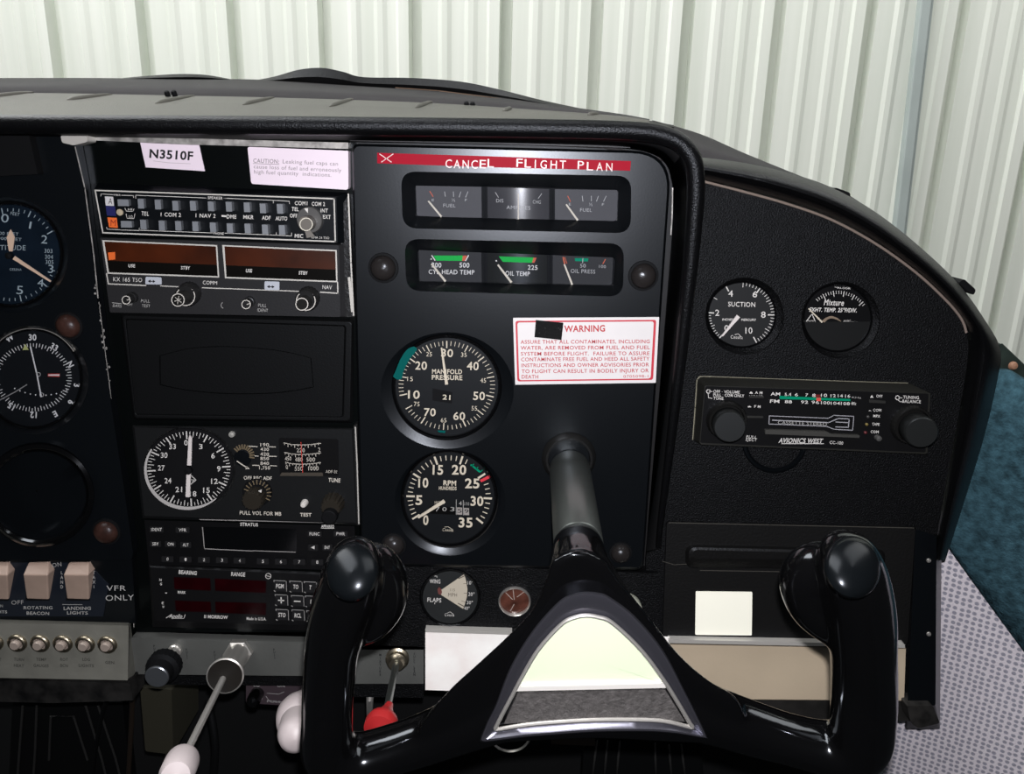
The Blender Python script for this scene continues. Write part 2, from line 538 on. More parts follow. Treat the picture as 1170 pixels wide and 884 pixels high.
# hood inner skin going back to the panel
back = smooth_path([(-260, 153, 0), (100, 154, 0), (300, 157, 0), (500, 160, 0), (640, 163, 0), (715, 166, 0), (748, 173, 0),
                    (764, 186, 0), (770, 203, 0), (772, 220, 0), (772, 260, 0), (767, 330, 0), (757, 440, 0),
                    (748, 540, 0), (742, 605, 0), (740, 630, 0)], 6)[:]
mb = MB()
mid = [(a[0] * .5 + b[0] * .5, a[1] * .5 + b[1] * .5, .024) for a, b in zip(roll, back)]
mb.loft([[P(*p) for p in roll], [P(*p) for p in back]], closed=False, smooth=True)
# outer (right) skin of the hood side
outer = [(p[0] + 3, p[1], max(p[2] - .05, -.006)) for p in roll[44:]]
mb.loft([[P(*p) for p in roll[44:]], [P(p[0] + 8 * max(0, 1 - (p[1] - 200) / 500), p[1], -.004) for p in roll[44:]]], closed=False, smooth=True)
mb.build('hood_lining', M('hood_black', (.008, .008, .0085), .6, bump=.2), gs, mods=(('SOLIDIFY', dict(thickness=.002)),))
xsx = [-260, 0, 100, 200, 300, 400, 500, 600, 680, 715, 742]
fry = [132, 132, 133, 133.5, 134, 134.5, 135.5, 136.5, 138, 139, 141]
rry = [106, 106, 107, 109, 111, 114, 118, 124.5, 130, 133, 137]
rrd = [-.05, -.05, -.05, -.05, -.05, -.048, -.04, -.02, .01, .025, .04]
A = smooth_path([(x, y, .048) for x, y in zip(xsx, fry)], 5); B = smooth_path([(x, y, d) for x, y, d in zip(xsx, rry, rrd)], 5)
mb = MB()
mb.loft([[P(a[0], a[1] + 8, .050) for a in A]] + [[P(*[a[i] + (b[i] - a[i]) * t for i in range(3)]) for a, b in zip(A, B)] for t in (0, .33, .66, 1)], closed=False, smooth=True)
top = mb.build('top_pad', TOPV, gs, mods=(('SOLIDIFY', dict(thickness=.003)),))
for (x0, y0), (x1, y1) in [((-8, 111), (38, 105.5)), ((77, 114.5), (128, 108)), ((178, 118.5), (222, 109.5)), ((278, 120), (313, 111.5)),
                           ((377, 122), (404, 113)), ((475, 123.5), (494, 116)), ((576, 127), (584, 123.5)), ((672, 131.5), (684, 130))]:
    def topd(x, y):
        a = interp(list(zip(xsx, fry)), x); b = interp(list(zip(xsx, rry)), x); dd = interp(list(zip(xsx, rrd)), x)
        t = min(1, max(0, (y - a) / (b - a))); return .048 + (dd - .048) * t
    mb = MB(); n = 8; pts = []; rad = []
    for k in range(n + 1):
        t = k / n; x = x0 + (x1 - x0) * t; y = y0 + (y1 - y0) * t
        d = topd(x, y); pts.append(P(x, y, d)); rad.append(max(.0006, (4.0 - 1.6 * t) * S(x, y, d) * sqrt(max(.05, 1 - (2 * t - 1) ** 4))))
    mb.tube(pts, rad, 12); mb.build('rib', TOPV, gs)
deck_y = [88, 89, 89, 90, 91, 97, 103.5, 115, 126, 131, 136]
C = smooth_path([(x, y, d) for x, y, d in zip(xsx, deck_y, [-.2] * 7 + [-.14, -.06, -.02, .02])], 5)
mb = MB()
mb.loft([[P(*[a[i] + (b[i] - a[i]) * t for i in range(3)]) for a, b in zip(B, C)] for t in (0, .5, 1)], closed=False, smooth=True)
mb.build('rear_deck', DECK, gs, mods=(('SOLIDIFY', dict(thickness=.003)),))
mb = MB()
hum = smooth_path([(140, 89, -.20), (170, 86.5, -.20), (205, 84.5, -.20), (235, 85.5, -.20), (262, 90, -.20)], 6)
low = [(p[0], 91.5, -.20) for p in hum]
mb.loft([[P(*p) for p in low], [P(p[0], (p[1] + l[1]) / 2, -.195) for p, l in zip(hum, low)], [P(*p) for p in hum], [P(p[0], p[1] + 1, -.215) for p in hum]], closed=False, smooth=True)
hum = smooth_path([(290, 92, -.20), (315, 87, -.20), (342, 79.5, -.20), (368, 77.5, -.20), (392, 82, -.20), (415, 88, -.20), (470, 89, -.20), (525, 93, -.19), (570, 102, -.17), (620, 114.5, -.12), (680, 127, -.06), (722, 134, -.03), (770, 143, -.02)], 6)
def dl(x): return interp(list(zip(xsx, deck_y)), min(x, 742)) + 3.5
low = [(p[0], max(dl(p[0]), p[1] + 5), p[2]) for p in hum]
mb.loft([[P(*p) for p in low], [P(p[0], (p[1] + l[1]) / 2, p[2] + .006) for p, l in zip(hum, low)], [P(*p) for p in hum], [P(p[0], p[1] + 1, p[2] - .012) for p in hum]], closed=False, smooth=True)
mb.build('windshield_seal', SEAL, gs)
mb = MB(); mb.line([(452, 100.2), (500, 103.5), (560, 111), (598, 117)], 1.1, -.150); mb.build('seal_edge', M('rusty_edge', (.12, .07, .04), .7), gs)
for x, y in ((191, 107), (199, 106.5), (533, 119.5), (540, 120)):
    knob(gs, x, y, -.045 if x < 300 else -.036, [(3.0, -.003), (3.0, .001), (2, .002), (.1, .0022)], DARK, 'deck_screw', (0, -.6, .8), 14)

mb = MB()
mb.loft([[P(x, y, d) for x, y, d in ((560, 150, -.20), (690, 146, -.17), (800, 166, -.13), (900, 206, -.08))],
         [P(x, y, d) for x, y, d in ((560, 160, -.005), (690, 166, -.005), (800, 190, -.005), (900, 212, -.005))]], closed=False, smooth=True)
mb.build('lower_deck', DECK, gs, mods=(('SOLIDIFY', dict(thickness=.002)),))
# ------------------------------------------------ right-hand coaming
oc = smooth_path([(795, 179), (850, 186), (900, 197), (950, 214), (1000, 242), (1050, 281), (1095, 324), (1125, 365), (1143, 399), (1140, 432), (1124, 500), (1101, 575), (1080, 640)], 6)
ic = smooth_path([(795, 205), (850, 219), (900, 233), (950, 251), (1000, 278), (1045, 310), (1078, 340), (1097, 362), (1104, 380), (1106, 405), (1097, 465), (1082, 545), (1066, 640)], 6)
cm = thing('dash_coaming', 'curved padded black coaming along the top right edge of the dash', 'dashboard trim', P(1000, 300, 0))
mb = MB()
rings = []
for k in range(11):
    t = k / 10
    rings.append([P(o_[0] + (i_[0] - o_[0]) * t, o_[1] + (i_[1] - o_[1]) * t, -.012 + .034 * sin(pi * (t * .86 + .10)) ** .8) for o_, i_ in zip(oc, ic)])
mb.loft(rings, closed=False, smooth=True)
mb.build('pad', VINYL, cm)
mb = MB(); pp = [P(x, y, .0025) for x, y in ic[:49]]
mb.tube(pp, .0009, 8); mb.build('piping', TAN, cm)
up_ = smooth_path([(745, 137), (800, 153), (852, 175.5), (925, 205), (962, 218.5), (990, 236)], 6)
lo_ = smooth_path([(760, 180), (800, 184), (852, 191), (925, 212), (968, 230), (992, 241)], 6)
mb = MB(); mb.loft([[P(x, y, -.10) for x, y in up_], [P((a[0] + b[0]) / 2, (a[1] + b[1]) / 2, -.04) for a, b in zip(up_, lo_)], [P(x, y, -.004) for x, y in lo_]], closed=False, smooth=True)
mb.build('side_deck', DECK, cm, mods=(('SOLIDIFY', dict(thickness=.003)),))
for x, y, r0 in ((962, 221, 20), (1106, 328, 42)):
    c_, s_ = cos(radians(r0)), sin(radians(r0))
    q = [(x + a * c_ - b * s_, y + a * s_ + b * c_) for a, b in ((-10, -4), (9, -4), (11, 3), (-11, 4))]
    mb = MB(); mb.prism(rquad(q, 3), -.022, -.006); mb.build('clip', DARK, cm, mods=BEV(.001))

# ================================================================== right instrument panel
rp = thing('right_instrument_panel', 'crinkle black right instrument panel with two round gauges and car stereo', 'instrument panel', P(920, 735, 0))
outl = [(795, 200)] + ic[4:] + [(1066, 640), (1064, 800), (1034, 800), (1034, 738), (738, 736), (738, 640), (752, 480), (772, 230)]
holes = [[(ell(850.8, 361, 45, 44), 0), (ell(850.6, 360.9, 44, 43), -.0012), (ell(847.5, 359, 39.2, 37.6), -.0042)],
         [(ell(960.5, 365.5, 45, 44), 0), (ell(960.3, 365.3, 44, 43), -.0012), (ell(956.8, 363, 39.4, 38.8), -.0042)]]
mb = MB(); mb.plate(outl, holes, 0, -.004); mb.build('panel_face', TEX, rp)
mb = MB()
mb.loft([[P(x, y, d) for x, y in ell(885, 504, k, k * .98)] for k, d in ((37.5, 0), (36, .0025), (33.5, .003), (31.5, .0015), (31, .0005))], smooth=True)
mb.build('blanked_hole_ring', BLKC, rp)
mb = MB()
mb.pl([(rquad([(1046, 604), (1076, 612), (1074, 832), (1034, 832)], 3), -.02), (rquad([(1046, 604), (1070, 612), (1069, 806), (1037, 806)], 3), .010)])
mb.build('end_bracket', BLKC, rp, mods=BEV(.0015))
mb = MB(); mb.prism(rquad([(1036, 806), (1066, 806), (1074, 826), (1050, 832), (1041, 826)], 3), -.005, .016); mb.build('bracket_foot', M('scuffed_black', (.022, .021, .02), .5, var=.6, vscale=90), rp, mods=BEV(.0015))
for x, y in ((1061, 640), (1061, 724)):
    knob(rp, x, y, .010, [(2.6, 0), (2.2, .001), (.1, .0014)], CHROME, 'rivet', n=12)

# ================================================================== left panel
lp = thing('left_instrument_panel', 'satin black left instrument panel carrying the altimeter and course indicator', 'instrument panel', P(60, 640, 0))
outl = [(-260, 133), (84, 152), (95, 210), (112, 350), (128, 470), (142, 560), (152, 632), (150, 640), (-260, 640)]
holes = [[(ell(11, 291, 67, 66), .006), (ell(11, 291, 65, 64), .004), (ell(12, 290.5, 59.5, 59.5), -.004)],
         [(ell(37, 434, 64, 62), .006), (ell(37, 434, 62.5, 60.5), .004), (ell(37, 432.5, 56.5, 57), -.004)],
         [(ell(44, 565, 63, 60), .006), (ell(44, 565, 61, 58), .0045), (ell(43, 562, 56, 52), -.006), (ell(42, 561, 30, 27), -.0075), (ell(42, 561, 1, 1), -.008)]]
mb = MB(); mb.plate(outl, holes, .006, -.0025); mb.build('panel_face', BLKC, lp)
mb = MB()
mb.loft([[P(x, y, d) for x, y in ell(44, 566, rx, rx * .93)] for rx, d in ((64, .0062), (63, .010), (58, .0115), (55, .010), (54.5, .003))], smooth=True)
mb.build('blank_hole_rim', GLOSS, lp)
mb = MB()
mb.line([(86, 168), (97, 215), (107, 290), (112, 340)], 1.4, .0064)
mb.line([(113, 345), (120, 400), (127, 455)], .8, .0064)
random.seed(3)
for k in range(16):
    t = random.random(); x = 104 + 22 * t + random.uniform(-2, 2); y = 290 + 150 * t
    mb.flat(ell(x, y, random.uniform(.6, 1.5), random.uniform(.6, 2), 8), .0064)
mb.build('worn_edge', WORN, lp)
mb = MB(); mb.prism([(-40, 146), (32, 149), (43, 199), (-40, 203)], .006, .013); mb.build('cover_plate', DARK, lp, mods=BEV(.001))
mb = MB(); mb.prism(rquad([(69, 155), (84, 151), (99, 153), (100, 162), (84, 166), (71, 163)], 2), .003, .014)
mb.build('corner_bracket', LIP, lp, mods=BEV(.001))
dome(lp, 79, 372, 13.5, .006, RUST); dome(lp, 122, 607, 13.5, .006, RUST)

# ================================================================== radio rack
rk = thing('radio_rack', 'black centre radio rack column with bare metal top edge', 'radio rack', P(280, 720, -.004))
mb = MB(); mb.prism([(84, 150), (406, 160), (412, 722), (150, 722), (140, 560)], -.03, -.003); mb.build('rack_plate', M('rack_black', (.0016, .0022, .0022), .25), rk)
mb = MB(); mb.prism([(96, 153), (215, 158), (398, 163), (398, 170), (215, 165), (102, 160)], -.003, .004)
mb.build('top_edge', WORN, rk, mods=BEV(.0008))
for q_, d_ in (([(388, 238), (399, 222), (405, 362), (393, 362)], .004), ([(404, 486), (408, 484), (411, 600), (408, 600)], .006)):
    mb = MB(); mb.prism(q_, -.003, d_); mb.build('side_rail', M('rail_black', (.014, .014, .014), .4, bump=.5), rk)
for L_, w_, d_ in (([(398, 222), (401, 300), (404, 360)], 1.6, .0045), ([(399, 318), (402.5, 355)], 3, .0047), ([(406, 488), (408, 530), (410, 598)], 1.4, .0066), ([(149, 640), (152, 700), (153, 716)], .8, -.0025)):
    mb = MB(); mb.line(L_, w_, d_); mb.build('worn_edge', LIP, rk)
# ================================================================== centre panel
cp = thing('centre_instrument_panel', 'raised semi-gloss black centre panel with engine gauges and red tape', 'instrument panel', P(570, 650, .004))
mb = MB(); mb.prism([(400, 148), (700, 152), (776, 168), (778, 240), (744, 655), (404, 655)], -.012, -.0075); mb.build('mounting_plate', M('mount_plate', (.012, .0115, .012), .5), cp)
mb = MB(); mb.prism([(400, 155), (560, 157), (720, 164), (720, 169), (560, 164), (400, 161)], -.002, .006); mb.build('top_flange', M('flange_grey', (.030, .028, .029), .5, bump=.2), cp)
outl = rquad([(402, 164), (768, 173), (735, 651), (413, 646)], [9, 46, 8, 6], 8)
outi = rquad([(404, 167), (765, 176), (733, 648), (415, 643)], [8, 44, 7, 5], 8)
Z8 = Z(400, 140, 2.925)
# cut-out rims
up_o = rquad(Z8((170, 163), (940, 178), (938, 370), (176, 353)), 17); up_m = rquad(Z8((176, 169), (934, 184), (932, 364), (182, 347)), 16)
up_i = rquad(Z8((216, 208), (895, 222), (892, 329), (220, 313)), 5)
dn_o = rquad(Z8((182, 388), (916, 404), (912, 582), (188, 562)), 17); dn_m = rquad(Z8((188, 394), (910, 410), (906, 576), (194, 556)), 16)
dn_i = rquad(Z8((224, 424), (887, 451), (880, 543), (230, 529)), 5)
CD = .014
holes = [[(up_o, CD), (up_m, CD - .0018), (up_i, .001)], [(dn_o, CD), (dn_m, CD - .0018), (dn_i, .001)],
         [(ell(511, 446, 76, 66.5), CD), (ell(511, 445.8, 74, 64.5), CD - .0006), (ell(510.5, 443.6, 62.5, 59.5), .0112)],
         [(ell(514, 574, 63.5, 60.5), CD), (ell(514, 573.6, 61.5, 58.5), CD - .0006), (ell(513.5, 570.2, 54.5, 54.5), .0110)]]
mb = MB(); mb.plate(outi, holes, CD)
mb.loft([[P(x, y, d) for x, y in pl_] for pl_, d in ((outi, CD), (outl, CD - .002), (outl, -.002))], smooth=True)
mb.build('panel_face', BLKC, cp)
for x, y, r in ((438, 306, 14.5), (735, 315, 14.5), (450, 622, 12), (709, 631, 11)):
    dome(cp, x, y, r, CD, DOMEB)
mb = MB(); mb.line([(768.5, 215), (768, 245), (766.5, 268)], 1.2, CD - .0012); mb.build('worn_edge', WORN, cp)

# red embossed tape
tp_ = thing('embossed_label_tape', 'red embossed tape reading CANCEL FLIGHT PLAN above the fuel gauges', 'label', P(576, 194, CD))
mb = MB(); mb.prism([(431, 174.5), (560, 178.5), (721, 184), (720, 195), (560, 191), (431, 186.5)], CD, CD + .0005); mb.build('tape', REDTAPE, tp_)
mb = MB()
EM = M('stretched_white_emboss', (.72, .55, .56), .4)
xs_ = dict(zip(range(6), (0,) * 6))
for ch, x, y in (('C', 512.5, 191.5), ('A', 522, 192), ('N', 532, 192.3), ('C', 542, 192.4), ('E', 551.5, 192), ('L', 560.5, 191),
                 ('F', 593.5, 190.5), ('L', 603, 191.3), ('I', 611.5, 191.8), ('G', 621, 192.4), ('H', 632.5, 192.7), ('T', 643, 192.6),
                 ('P', 663.5, 193.2), ('L', 674, 194.5), ('A', 685, 195), ('N', 696, 195.4)):
    wch = 1.2 if ch == 'I' else 7.2
    mb.text(ch, (x - wch / 2, y), (x + wch / 2, y + wch * .03), 9.4, CD + .0008, .0)
mb.line([(434, 176), (447, 185)], .9, CD + .0007); mb.line([(436, 185), (449, 176)], .9, CD + .0007)
mb.build('lettering', EM, tp_)

# ---- gauge clusters
FD = .0005


def cluster(name, label, q, faces, marks, needles):
    t = thing(name, label, 'gauge', P(*[sum(c) / 4 for c in zip(*q)], FD), 'three-window gauge clusters on the centre panel')
    big = rquad(q, 5)
    mb = MB(); mb.prism(rquad([(x + (-4 if i in (0, 3) else 4), y + (-4 if i < 2 else 4)) for i, (x, y) in enumerate(q)], 5), -.012, -.0060); mb.build('housing', DARK, t)
    for k, (poly, mt) in enumerate(faces):
        mb = MB()
        if k == 1:
            # gently bowed dial face
            tl, tr, br, bl = poly; rows = []
            for e0, e1 in ((tl, tr), (bl, br)):
                rows.append([P(e0[0] + (e1[0] - e0[0]) * j / 24, e0[1] + (e1[1] - e0[1]) * j / 24, FD - .0005 - .0042 * (2 * j / 24 - 1.10) ** 2) for j in range(25)])
            mb.loft(rows, closed=False, smooth=True)
        else: mb.prism(poly, -.0014, FD - .0006)
        mb.build('dial', mt, t)
    for mt, fn in marks:
        mb = MB(); fn(mb); mb.build('markings', mt, t)
    for a, b, w0 in needles:
        needle(t, a, b, w0, w0 * .8, FD + .0006, CREAM)
    return t


Z6 = Z(470, 195, 6.315); Z7 = Z(590, 195, 6.315)
q = Z8((214, 206), (897, 220), (894, 331), (218, 315))
def m_up(mb):
    for L_ in ([(240, 152), (245, 185)], [(303, 152), (305, 187)], [(357, 152), (345, 190)], [(408, 152), (392, 190)], [(607, 157), (628, 192)]):
        mb.line(Z6(*L_), .7, FD)
    for L_ in ([(182, 166), (158, 200)], [(475, 183), (480, 220)], [(541, 183), (541, 218)], [(592, 183), (578, 220)], [(648, 183), (630, 220)]):
        mb.line(Z7(*L_), .7, FD)
    mb.text('E', Z6(147, 220), Z6(163, 221), 2.8, FD); mb.text('½', Z6(292, 222), Z6(316, 223), 3.6, FD); mb.text('F', Z6(386, 220), Z6(400, 221), 2.8, FD)
    mb.text('FUEL', Z6(230, 262), Z6(318, 264), 3.8, FD); mb.text('DIS', Z6(612, 228), Z6(664, 229), 3.9, FD)
    mb.text('AMPERES', Z6(686, 276), Z7(100, 282), 4, FD); mb.text('CHG', Z7(118, 236), Z7(176, 239), 3.9, FD)
    mb.text('E', Z7(378, 250), Z7(394, 251), 2.8, FD); mb.text('½', Z7(525, 254), Z7(549, 255), 3.6, FD); mb.text('F', Z7(617, 252), Z7(632, 253), 2.8, FD)
    mb.text('FUEL', Z7(460, 294), Z7(545, 297), 3.8, FD)
def m_upr(mb):
    mb.line(Z6((134, 150), (156, 185)), .9, FD); mb.line(Z7((372, 184), (390, 222)), .9, FD)
f1 = [Z6((32, 108), (505, 116), (508, 345), (40, 325)), [Z6(548, 117), Z7(238, 132), Z7(238, 358), Z6(548, 350)], Z7((278, 133), (735, 140), (732, 365), (278, 360))]
AMB = M('brushed_grey_dial', (.050, .050, .055), .25, .0, spec=.34)
cu = cluster('fuel_gauge_cluster', 'upper gauge cluster with grey FUEL, ammeter and FUEL dials', q,
             [(f1[0], DIALG), (f1[1], AMB), (f1[2], DIALG)], [(PRINTD, m_up), (ROSE, m_upr)],
             [(Z6(217, 332), Z6(122, 218), 2.2), (Z6(772, 350), Z6(772, 165), 1.3), (Z7(443, 358), Z7(360, 243), 2.2)])
mb = MB()
for L_ in (Z6((508, 118), (524, 118), (528, 344), (512, 344)), Z6((534, 118), (548, 118), (550, 346), (536, 346)),
           Z7((238, 134), (250, 134), (250, 358), (238, 358)), Z7((262, 134), (276, 134), (276, 360), (262, 360))):
    mb2 = MB(); mb2.prism(L_, -.001, FD + .0008); mb2.build('divider', DARK, cu)
mb = MB(); mb.prism(rquad(q, 5), FD + .0022, FD + .003); mb.build('glass', GLASS, cu)

q = Z8((222, 422), (889, 449), (882, 545), (228, 531))
def m_dn(mb):
    mb.text('300', Z6(147, 696), Z6(216, 698), 5.2, FD, .01); mb.text('500', Z6(347, 697), Z6(418, 699), 5.4, FD, .01)
    mb.text('CYL HEAD TEMP', Z6(125, 744), Z6(455, 749), 5.0, FD, .005)
    mb.text('OIL TEMP', Z6(678, 755), Z7(97, 760), 5.0, FD, .005); mb.text('225', Z7(82, 713), Z7(152, 715), 5, FD, .01)
    mb.line(Z6((148, 612), (170, 645)), 1.1, FD + .0001); mb.line(Z6((412, 612), (392, 648)), 1.1, FD + .0001)
    mb.flat(ell(*Z6(143, 637), .8, .8, 10), FD); mb.flat(ell(*Z6(613, 650), .9, .9, 10), FD)
def m_dn2(mb):
    mb.text('50', Z7(460, 698), Z7(500, 699), 4.2, FD); mb.text('100', Z7(596, 700), Z7(645, 703), 3.4, FD); mb.text('OIL PRESS', Z7(392, 736), Z7(568, 742), 4.4, FD)
    mb.line(Z7((480, 632), (478, 664)), .8, FD + .0001)
def m_gr(mb):
    mb.flat(Z6((160, 612), (372, 612), (366, 650), (180, 648)), FD - .0001)
    mb.flat(Z6((630, 618),) + Z7((124, 626), (112, 664)) + Z6((660, 657),), FD - .0001)
def m_tl(mb): mb.flat(Z7((420, 630), (520, 632), (516, 655), (424, 652)), FD - .0001)
def m_rd(mb):
    mb.flat(Z6((372, 612), (404, 612), (388, 650), (366, 650)), FD - .0002); mb.flat(Z7((124, 626), (146, 628), (130, 664), (112, 664)), FD - .0002)
    mb.line(Z7((338, 626), (348, 668)), 1.6, FD); mb.line(Z7((350, 626), (364, 668)), .8, FD); mb.line(Z7((642, 640), (625, 670)), 1.0, FD)
f2 = [Z6((52, 572), (505, 590), (508, 805), (60, 795)), [Z6(548, 593), Z7(222, 600), Z7(222, 815), Z6(548, 808)], Z7((262, 602), (698, 618), (688, 832), (262, 816))]
OILD = M('glossy_charcoal_dial', (.016, .017, .017), .35, 0)
cl = cluster('engine_gauge_cluster', 'lower gauge cluster with green bands for cylinder head, oil temperature and pressure', q,
             [(f2[0], DIALG2), (f2[1], OILD), (f2[2], DIALG2)],
             [(PRINT, m_dn), (PRINTD, m_dn2), (GREEN, m_gr), (TEALB, m_tl), (ROSE, m_rd)],
             [(Z6(246, 798), Z6(145, 672), 2.4), (Z6(722, 806), Z6(624, 678), 2.4), (Z7(403, 822), Z7(346, 675), 2.2)])
for L_ in (Z6((508, 592), (524, 592), (526, 806), (510, 806)), Z6((534, 592), (548, 592), (548, 808), (536, 808)),
           Z7((222, 602), (236, 602), (236, 815), (222, 815)), Z7((246, 602), (260, 602), (260, 816), (246, 816))):
    mb2 = MB(); mb2.prism(L_, -.001, FD + .0008); mb2.build('divider', DARK, cl)
mb = MB(); mb.prism(rquad(q, 5), FD + .0022, FD + .003); mb.build('glass', GLASS, cl)


# ---- round gauges
def gauge(name, label, cx, cy, rx, ry, d, dial=DIALK, rim=1.06, rimw=.004, group='round dials of the instrument panel'):
    t = thing(name, label, 'gauge', P(cx, cy + ry, d), group)
    mb = MB(); mb.loft([[P(x, y, dd) for x, y in ell(cx, cy, rx * k, ry * k)] for k, dd in ((1.0, d - .012), (1.0, d), (.02, d))], cap0=True, cap1=True)
    mb.build('dial', dial, t)
    if rim:
        mb = MB()
        mb.loft([[P(x, y, dd) for x, y in ell(cx, cy, rx * k, ry * k)] for k, dd in ((rim + .02, d - .004), (rim + .02, d + rimw * .7), (rim, d + rimw), (rim - .035, d + rimw), (rim - .05, d + rimw * .6), (rim - .06, d - .001))], smooth=True)
        mb.build('bezel', GLOSS, t)
    return t


ZM = Z(430, 375, 6.3125)
mp = gauge('manifold_pressure_gauge', 'round MANIFOLD PRESSURE gauge with teal tape on its left rim', 510.5, 441.5, 58.5, 55.5, .0105)
c = ZM(508, 412); dd = .0108
mb = MB(); rx, ry = 54.8, 50.3
tab = [(10, -103), (15, -78), (20, -51.5), (25, -25), (30, 0), (35, 26), (40, 50), (45, 78.5), (50, 105), (55, 131), (60, 157), (65, 184), (70, 212), (75, 238)]
for n in range(10, 76):
    big = n % 5 == 0
    ticks(mb, c, rx, ry, [interp(tab, n)], .86 if big else .91, 1.0, 1.35 if n % 10 == 0 else (1.1 if big else .7), dd)
for s_, x, y, h in (('30', 510, 205, 8.6), ('20', 322, 297, 9), ('40', 695, 300, 9), ('10', 270, 506, 9), ('50', 740, 516, 9), ('70', 385, 632, 8.6), ('60', 597, 660, 8.6)):
    mb.text(s_, (ZM(x, y)[0] - 6.7, ZM(x, y)[1] - .2), (ZM(x, y)[0] + 6.7, ZM(x, y)[1] + .2), h, dd, .015)
for s_, x, y in (('25', 380, 202), ('35', 631, 206), ('15', 243, 380), ('45', 770, 391), ('75', 291, 561), ('55', 706, 592), ('65', 485, 678)):
    mb.text(s_, (ZM(x, y)[0] - 3.2, ZM(x, y)[1] - .1), (ZM(x, y)[0] + 3.2, ZM(x, y)[1] + .1), 4.9, dd, .0)
mb.text('MANIFOLD', ZM(402, 326), ZM(618, 329), 5.0, dd, .02); mb.text('PRESSURE', ZM(400, 369), ZM(620, 373), 5.2, dd, .02)
mb.text('21', ZM(477, 512), ZM(533, 516), 5.4, dd + .0003, .02)
mb.build('markings', CREAM, mp)
mb = MB(); mb.flat(ZM((405, 432), (548, 460), (545, 542), (405, 520)), dd); mb.build('counter_window', DARK, mp)
needle(mp, ZM(507, 405), ZM(470, 140), 3.4, 1.6, dd + .003, CREAM)
mb = MB(); mb.prism(smooth_path(ZM((120, 348), (150, 368), (182, 364), (196, 310), (235, 230), (290, 160), (285, 140), (262, 133), (215, 160), (170, 230), (142, 300), (120, 348)), 3)[:-1], dd + .0035, dd + .004)
mb.flat(ZM((440, 735), (500, 738), (495, 755), (450, 750)), dd + .0036)
mb.build('tape_mark', TEAL, mp)

ZT = Z(440, 505, 6.3125)
ta = gauge('tachometer', 'round RPM tachometer with hour counter below the manifold pressure gauge', 513.3, 568.5, 51.5, 51.5, .0105)
c = (513.2, 567.6); mb = MB()
tab = [(0, -121), (5, -89), (10, -57), (15, -20), (20, 18.2), (25, 57), (30, 92), (35, 128)]
for n in range(0, 36):
    a = interp(tab, n)
    if n in (22, 23, 24, 26): continue
    big = n % 5 == 0
    ticks(mb, c, 48, 48, [a], .84 if big else .88, 1.0 if big else .98, 2.2 if big else 1.0, dd)
for s_, x, y, w_ in (('0', 292, 595, 6), ('5', 243, 450, 7.6), ('10', 275, 325, 11.5), ('15', 380, 232, 12), ('20', 533, 232, 16.5), ('25', 628, 330, 16.5), ('30', 662, 457, 14.5), ('35', 580, 612, 16)):
    X_, Y_ = ZT(x, y); mb.text(s_, (X_ - w_ / 2, Y_ - .1), (X_ + w_ / 2, Y_ + .2), 10.4, dd, .025)
mb.text('RPM', ZT(420, 310), ZT(512, 313), 5.4, dd, .03); mb.text('HUNDREDS', ZT(388, 343), ZT(515, 346), 3.8, dd, .02)
mb.text('Cessna', ZT(412, 640), ZT(490, 645), 3.4, dd, 0, .2)
mb.line(ZT((430, 612), (455, 610), (490, 632)), .5, dd)
mb.text('HOURS', ZT(358, 445), ZT(428, 446), 3.2, dd)
mb.build('markings', CREAM, ta)
mb = MB(); mb.flat(ZT((322, 460), (610, 478), (608, 528), (322, 515)), dd); mb.build('counter_window', M('counter_black', (.003, .003, .003), .3), ta)
mb = MB()
for s_, x in (('7', 378), ('0', 428), ('3', 485)): mb.text(s_, ZT(x - 15, 497), ZT(x + 15, 498), 4.6, dd + .0003)
mb.text('4', ZT(532, 455), ZT(552, 456), 4.5, dd + .0003); mb.text('1/10', ZT(572, 455), ZT(606, 456), 3.5, dd + .0003)
mb.line(ZT((513, 415), (513, 522)), .6, dd + .0003); mb.line(ZT((564, 420), (564, 526)), .6, dd + .0003)
mb.build('counter_digits', PRINTD, ta)
mb = MB(); mb.flat(ZT((518, 470), (556, 472), (556, 524), (518, 522)), dd + .0002); mb.flat(ZT((568, 474), (606, 476), (606, 527), (568, 525)), dd + .0002); mb.build('counter_wheel', M('white_wheel', (.30, .28, .27), .5), ta)
mb = MB(); mb.text('5', ZT(522, 508), ZT(552, 509), 4.6, dd + .0004); mb.text('9', ZT(572, 511), ZT(602, 512), 4.6, dd + .0004); mb.build('counter_ink', BLACKTXT, ta)
mb = MB(); mb.flat(ZT((612, 165), (622, 158), (690, 210), (680, 220)), dd); 
for k in (0, 1, 2): mb.line([ZT(628 + k * 30, 172 + k * 22), ZT(640 + k * 30, 158 + k * 22)], 1.0, dd)
mb.build('green_arc', TEALB, ta)
mb = MB(); mb.line(ZT((697, 277), (740, 255)), 3.2, dd); mb.build('red_line', M('red_line', (.62, .03, .05), .5), ta)
needle(ta, ZT(428, 425), ZT(238, 545), 4.0, 2.4, dd + .003, CREAM)
mb = MB(); mb.loft([[P(x, y, d_) for x, y in ell(514, 570.5, k, k * 1.0)] for k, d_ in ((56, .010), (55, .013), (53.8, .013), (53.5, .011))], smooth=True); mb.build('bezel_ring', M('edge_black', (.02, .02, .02), .18), ta)

